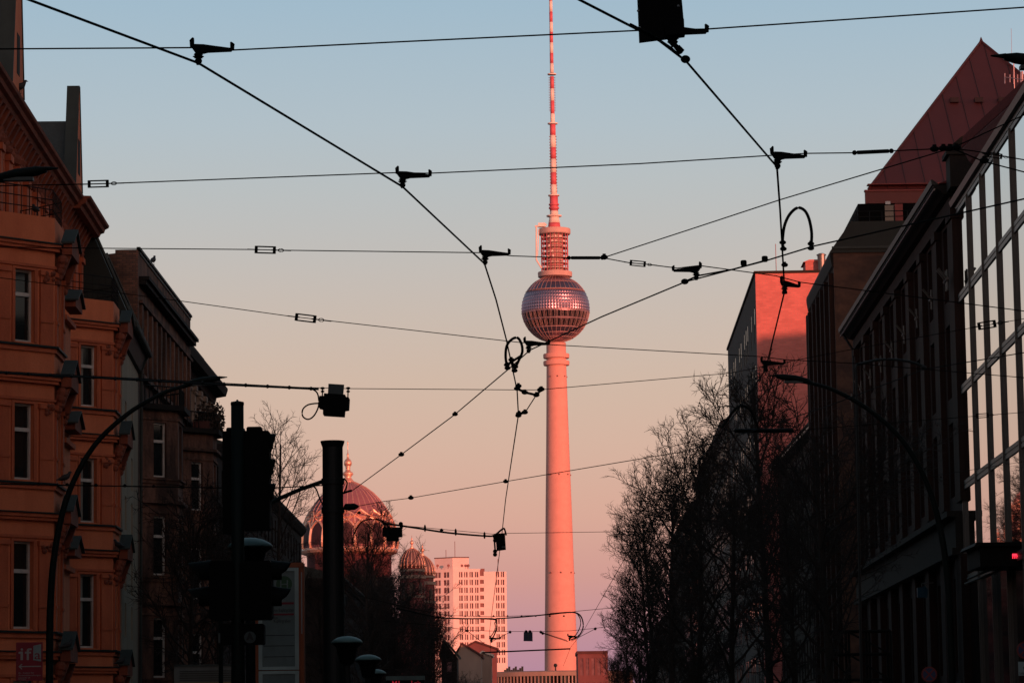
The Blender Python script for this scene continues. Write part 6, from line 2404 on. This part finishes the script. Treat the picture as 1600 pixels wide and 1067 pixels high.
# ================================================================ departure display
dd = 62.0
o = thing('departure_display', P(630, 1070, dd), 'black departure display with pale top edge and red glowing digits', 'display')
k = MB()
X = lambda px_: P(px_, 1060, dd).x
Z = lambda py: zat(630, py, dd)
k.box((X(604), dd, Z(1105)), (X(663), dd + 0.2, Z(1060)))
k.build('housing', M['signal_black'], o)
k = MB()
k.box((X(603), dd - 0.02, Z(1062)), (X(663.5), dd + 0.22, Z(1055.5)))
k.build('top_edge', M['cap'], o)
k = MB()
k.tube([(X(634), dd + 0.1, 0), (X(634), dd + 0.1, Z(1105))], 0.06, 8)
k.build('post', M['mast'], o)
lettering('M1', 0.16, (X(613), dd - 0.006, Z(1072)), M['led_dim'], o, X(624) - X(613), 'light_text')
lettering('1 min', 0.16, (X(643), dd - 0.006, Z(1072)), M['led_dim'], o, X(657) - X(643), 'light_text')
for x in (587, 602):
    k = MB()
    q = P(x, 1058, dd - 1)
    k.ball(q, 0.03, 8, 6)

# ================================================================ signs
o = thing('direction_sign', (P(45, 1030, 72).x, 72, 0), 'deep red direction sign with white ifa lettering and an arrow to the left', 'sign')
sd_ = 72.0
X = lambda px_: P(px_, 1030, sd_).x
Z = lambda py: zat(45, py, sd_)
k = MB()
k.box((X(25), sd_, Z(1063)), (X(66.5), sd_ + 0.03, Z(1003)))
pl_ = k.build('panel', M['sign_red'], o)
k = MB()
k.tube([(X(46), sd_ + 0.07, 0), (X(46), sd_ + 0.07, Z(1004))], 0.035, 8)
k.build('post', M['mast'], o)
# i f and the open door with an a
k = MB()
k.box((X(32.2), sd_ - 0.008, Z(1030.5)), (X(35.8), sd_ - 0.001, Z(1017)))
k.box((X(29), sd_ - 0.008, Z(1020.5)), (X(32.2), sd_ - 0.001, Z(1017.5)))
c_ = P(34.2, 1014, sd_)
k.prism([(0.026 * math.cos(t * math.pi / 8), 0.026 * math.sin(t * math.pi / 8)) for t in range(16)], sd_ - 0.008, sd_ - 0.001, lambda a, w_, n: (c_.x + a, n, c_.z + w_))
k.box((X(41.8), sd_ - 0.008, Z(1030.5)), (X(45.2), sd_ - 0.001, Z(1016)))
k.box((X(39), sd_ - 0.0082, Z(1020.3)), (X(48.5), sd_ - 0.001, Z(1017.6)))
k.prism([(X(41.8), Z(1016)), (X(45.2), Z(1016)), (X(46.2), Z(1015)), (X(49.4), Z(1015)), (X(49.4), Z(1012.4)), (X(44.5), Z(1012.4)), (X(42.3), Z(1013.6))], sd_ - 0.0078, sd_ - 0.001, lambda a, w_, n: (a, n, w_))
k.build('lettering', M['ink_white'], pl_)
k = MB()
k.prism([(X(52), Z(1030.8)), (X(64.2), Z(1033)), (X(64.2), Z(1006)), (X(52), Z(1008.6))], sd_ - 0.008, sd_ - 0.001, lambda a, w_, n: (a, n, w_))
dr2 = k.build('open_door_mark', M['sign_pale'], pl_)
lettering('a', 0.29, (X(54), sd_ - 0.011, Z(1029.4)), M['sign_red'], dr2, X(63.6) - X(54), 'lettering', 0.002)
k = MB()
k.box((X(31), sd_ - 0.008, Z(1041.4)), (X(64), sd_ - 0.001, Z(1039.8)))
k.prism([(X(29), Z(1040.5)), (X(34), Z(1036.2)), (X(35), Z(1037.4)), (X(31.4), Z(1040.6)), (X(35), Z(1044)), (X(34), Z(1045.2))], sd_ - 0.0085, sd_ - 0.001, lambda a, w_, n: (a, n, w_))
k.build('arrow', M['ink_white'], pl_)
for txt, x0, x1, y in (('ifa - Institut für', 29, 53.5, 1051.6), ('Auslandsbeziehungen', 29, 63.5, 1055.4), ('Linienstraße 139', 29, 47, 1059.2), ('10115 Berlin', 29, 41, 1062)):
    lettering(txt, 0.048, (X(x0), sd_ - 0.005, Z(y)), M['ink_white'], pl_, X(x1) - X(x0), 'lettering', 0.001, 0.95)


def round_sign(name, lab, px_, py, D, rpx, cross=True):
    c = P(px_, py, D)
    r = rpx * D / F_PX
    o = thing(name, (c.x, D, 0), lab, 'road sign', 'round no stopping signs')
    for rr_, m_, d_, nm in ((r, 'ring_red', 0.0, 'red_ring'), (r * 0.8, 'sign_blue', -0.004, 'blue_disc')):
        k = MB()
        k.prism([(rr_ * math.cos(t * math.pi / 16), rr_ * math.sin(t * math.pi / 16)) for t in range(32)], D + d_ - 0.006, D + d_ + 0.006, lambda a, w_, n: (c.x + a, n, c.z + w_))
        k.build(nm, M[m_], o)
    k = MB()
    for s_ in (-1, 1):
        k.prism([(-0.6 * r - 0.06 * r, -0.55 * r * s_), (-0.6 * r + 0.12 * r, -0.62 * r * s_), (0.6 * r + 0.06 * r, 0.55 * r * s_), (0.6 * r - 0.12 * r, 0.62 * r * s_)], D - 0.014 - 0.001 * s_, D - 0.0105, lambda a, w_, n: (c.x + a, n, c.z + w_))
    k.build('cross', M['ring_red'], o)
    k = MB()
    k.tube([(c.x, D + 0.05, 0), (c.x, D + 0.05, c.z + r)], 0.032, 8)
    k.build('post', M['mast'], o)
    return o


round_sign('no_stopping_sign', 'round blue and red no stopping sign below the stone building near the lamp pole', 1452, 1053, 90, 12.2)
rs_ = round_sign('no_stopping_sign', 'round red rimmed sign cut by the right edge above a white plate', 1602, 1015, 84, 13.5)
k = MB()
a, b = P(1591.5, 1055, 84), P(1615, 1033, 84)
k.box((a.x, 83.98, a.z), (b.x, 83.998, b.z))
wp = k.build('white_plate', M['sign_pale'], rs_)
lettering('Lieferverkehr', 0.08, (P(1593, 1052, 84).x, 83.975, zat(1600, 1053, 84)), M['ink_dark'], wp, P(1613.5, 1052, 84).x - P(1593, 1052, 84).x, 'lettering', 0.002, 1.3)
lettering('frei', 0.08, (P(1598, 1040, 84).x, 83.975, zat(1600, 1045, 84)), M['ink_dark'], wp, P(1610, 1052, 84).x - P(1598, 1052, 84).x, 'lettering', 0.002, 1.3)

o = thing('hanging_lantern_sign', P(1441, 925, 150), 'small blue lantern sign hanging on the dark stone building', 'sign')
c = P(1441, 925, 150)
k = MB()
k.prism([(-0.22, -0.25), (0.22, -0.25), (0.25, 0.12), (0.12, 0.3), (-0.02, 0.24), (-0.22, 0.22)], 149.9, 150.3, lambda a, w_, n: (c.x + a, n, c.z + w_))
k.build('lantern_body', M['sign_teal'], o)
k = MB()
k.tube([(c.x + 0.55, 150.1, c.z + 0.45), (c.x, 150.1, c.z + 0.42), (c.x, 150.1, c.z + 0.3)], 0.03, 6)
k.build('bracket', M['gutter'], o)

# scaffold
sf = 118.0
o = thing('scaffold_frame', (P(1342, 1060, sf).x, sf, 0), 'dark lattice scaffold frame low before the stone building', 'scaffold')
k = MB()
gx = [1294, 1326, 1358, 1391]
for x in gx:
    for dy in (0, 1.1):
        q = P(x, 985, sf)
        k.tube([(q.x, sf + dy, 0.1), (q.x, sf + dy, q.z)], 0.05, 6)
k.build('uprights', M['black_steel'], o)
k = MB()
for y in (986, 1022, 1062):
    for dy in (0, 1.1):
        a, b = P(1294, y, sf), P(1391, y, sf)
        k.tube([(a.x, sf + dy - 0.07, a.z), (b.x, sf + dy - 0.07, a.z)], 0.05, 6)
k.build('rails', M['black_steel'], o)
k = MB()
for a, b in (((1296, 988), (1326, 1020)), ((1328, 988), (1390, 1020)), ((1296, 1024), (1330, 1061)), ((1330, 1024), (1390, 1060))):
    k.tube([P(*a, sf - 0.14), P(*b, sf - 0.14)], 0.04, 6)
k.build('braces', M['black_steel'], o)

# ================================================================ yellow box truck (only its roof line shows)
kd_ = 86.0
tr = thing('box_truck', (P(327, 1050, kd_).x, kd_, 0), 'box truck with grey roof and yellow body at the bottom left', 'truck')
xa, xb = P(272, 1050, kd_).x, P(379, 1050, kd_).x
zt = zat(327, 1039, kd_)
k = MB()
k.box((xa, kd_, 0.9), (xb, kd_ + 5.2, zt - 0.45))
k.build('body', M['yellow'], tr)
k = MB()
k.prism([(xa, zt - 0.447), (xb, zt - 0.447), (xb, zt - 0.1), (xb - 0.35, zt), (xa, zt)], kd_, kd_ + 5.2, lambda a, w_, n: (a, n, w_))
k.build('roof', M['truck_grey'], tr)
k = MB()
k.prism([(xa, zt - 0.02), (xb - 0.36, zt - 0.02), (xb - 0.02, zt - 0.12), (xb, zt - 0.08), (xb - 0.35, zt + 0.03), (xa, zt + 0.03)], kd_ - 0.03, kd_ - 0.002, lambda a, w_, n: (a, n, w_))
for i in range(5):
    k.box((xa + 0.15, kd_ - 0.02, zt - 0.16 - i * 0.06), (xb - 0.2, kd_ - 0.002, zt - 0.14 - i * 0.06))
k.build('roof_trim', M['sheet'], tr)
k = MB()
k.prism([(kd_ + 5.25, 0.7), (kd_ + 7.0, 0.7), (kd_ + 7.0, 1.6), (kd_ + 6.5, 2.6), (kd_ + 5.25, 2.6)], xa + 0.05, xb - 0.05, lambda a, w_, n: (n, a, w_))
k.build('cab', M['yellow'], tr)
for sx in (xa + 0.15, xb - 0.15):
    for sy_ in (kd_ + 1.2, kd_ + 5.9):
        k = MB()
        for i in range(1):
            k.tube([(sx - 0.13, sy_, 0.47), (sx + 0.13, sy_, 0.47)], 0.46, 20)
        k.build('wheel', M['rubber'], tr)

# sign pole beside the traffic light
o = thing('sign_pole', (P(345, 1000, 52).x, 52, 0), 'thin pale green pole with small plates left of the traffic light foot', 'pole')
k = MB()
k.tube([(P(345, 1000, 52).x, 52, 0), P(345, 968, 52)], 0.036, 8)
k.build('mast', M['lamp_paint'], o)
for x0, x1, y0, y1, m_ in ((341, 349, 988, 1004, 'sensor_plate'), (355, 362, 990, 1000, 'sensor_plate')):
    k = MB()
    a, b = P(x0, y1, 51.9), P(x1, y0, 51.9)
    k.box((a.x, 51.9, a.z), (b.x, 51.93, b.z))
    if x0 > 350:
        k.tube([(a.x, 51.94, (a.z + b.z) / 2), (P(345, 1000, 52).x, 51.98, (a.z + b.z) / 2)], 0.015, 6)
    k.build('plate', M[m_], o)

# ================================================================ birds
bd_ = thing('pigeon', (0, 0, 0), '', 'bird', 'birds perched on the houses')
k = MB()
body = [(-0.20, 0.09, 0.012), (-0.13, 0.105, 0.03), (-0.06, 0.13, 0.06), (0.02, 0.155, 0.078), (0.08, 0.185, 0.066), (0.115, 0.235, 0.04), (0.13, 0.275, 0.036), (0.155, 0.285, 0.026), (0.175, 0.278, 0.012), (0.20, 0.27, 0.003)]
k.tube([(x, 0, z) for x, z, r in body], [r for x, z, r in body], 10)
k.build('body', M['bird'], bd_, True)
for s_ in (-1, 1):
    k = MB()
    k.tube([(0.01, 0.03 * s_, 0.10), (0.015, 0.03 * s_, 0.0), (0.05, 0.03 * s_, 0.002)], 0.007, 5)
    k.build('leg', M['bird'], bd_)
BD = [(FO(-0.2, 0.75, zc), 0.2, 1.35, 'black bird on the orange cornice near the top left corner', zc + 0.002),
      (FO(1.15, 1.1, 0), 2.2, 1.2, 'dark bird on the upper bay parapet of the orange house', ztop1 + 0.001),
      (FO(19.75, 1.8, 0), 2.6, 1.3, 'dark bird on the second bay ledge beside the curved lamp arm', fl[1][1] + 3.93 - 0.0 - 3.93 + 0.865),
      (FO(19.8, 1.85, 0), 0.5, 1.2, 'dark bird on the second bay ledge below the curved lamp', fl[0][1] + 0.865),
      (FO(1.8, 1.98, 0), 0.6, 1.2, 'dark bird on the lowest visible ledge of the first bay', fl[0][1] + 0.865),
      (FO(1.8, 1.9, 0), 0.3, 1.2, 'dark bird on the first bay ledge above a metal hood', fl[2][0] - 0.058),
      (FN(4.5, 0.05, 0), 1.3, 1.4, 'dark bird on the sloping roof edge of the brown house', zb + 0.222)]
for i, (q, rz, s_, lab, z) in enumerate(BD):
    loc = (q.x, q.y, z)
    if i == 0:
        bd_.location = loc
        bd_.rotation_euler = (0, 0, rz)
        bd_.scale = (s_, s_, s_)
        bd_['label'] = lab
    else:
        dup(bd_, loc, rz, lab, s_)

# ivy and pot plants on the brown house balcony
rn = random.Random(77)
k = MB()
zq = zat(325, 676, 143.5) + 0.2
for i in range(1500):
    u = 17.0 + rn.random() * 3.4
    v = 0.5 + rn.random() * 1.1
    w_ = zq + rn.random() ** 1.5 * (0.8 + 0.5 * math.sin(u * 2.1) ** 2)
    q = FN(u, v, w_)
    s_ = 0.07 + rn.random() * 0.07
    a = Vector((rn.gauss(0, 1), rn.gauss(0, 1), rn.gauss(0, 1))).normalized() * s_
    b = Vector((rn.gauss(0, 1), rn.gauss(0, 1), rn.gauss(0, 1))).normalized() * s_
    k.add([q, q + a, q + a + b, q + b], [(0, 1, 2, 3)])
M['leaf'] = mat('dark_leaves', (0.045, 0.03, 0.022), 0.9, scale=5)
pt = thing('balcony_plants', FN(18.6, 1.0, zq), 'dark bushy plants filling the balcony at the end of the brown house', 'plants')
k.build('foliage', M['leaf'], pt)
k = MB()
k.box((16.9, 0.45, zq - 0.02), (20.4, 1.2, zq + 0.3), FN)
k.build('planter', M['terracotta'], pt)

bpy.context.view_layer.update()
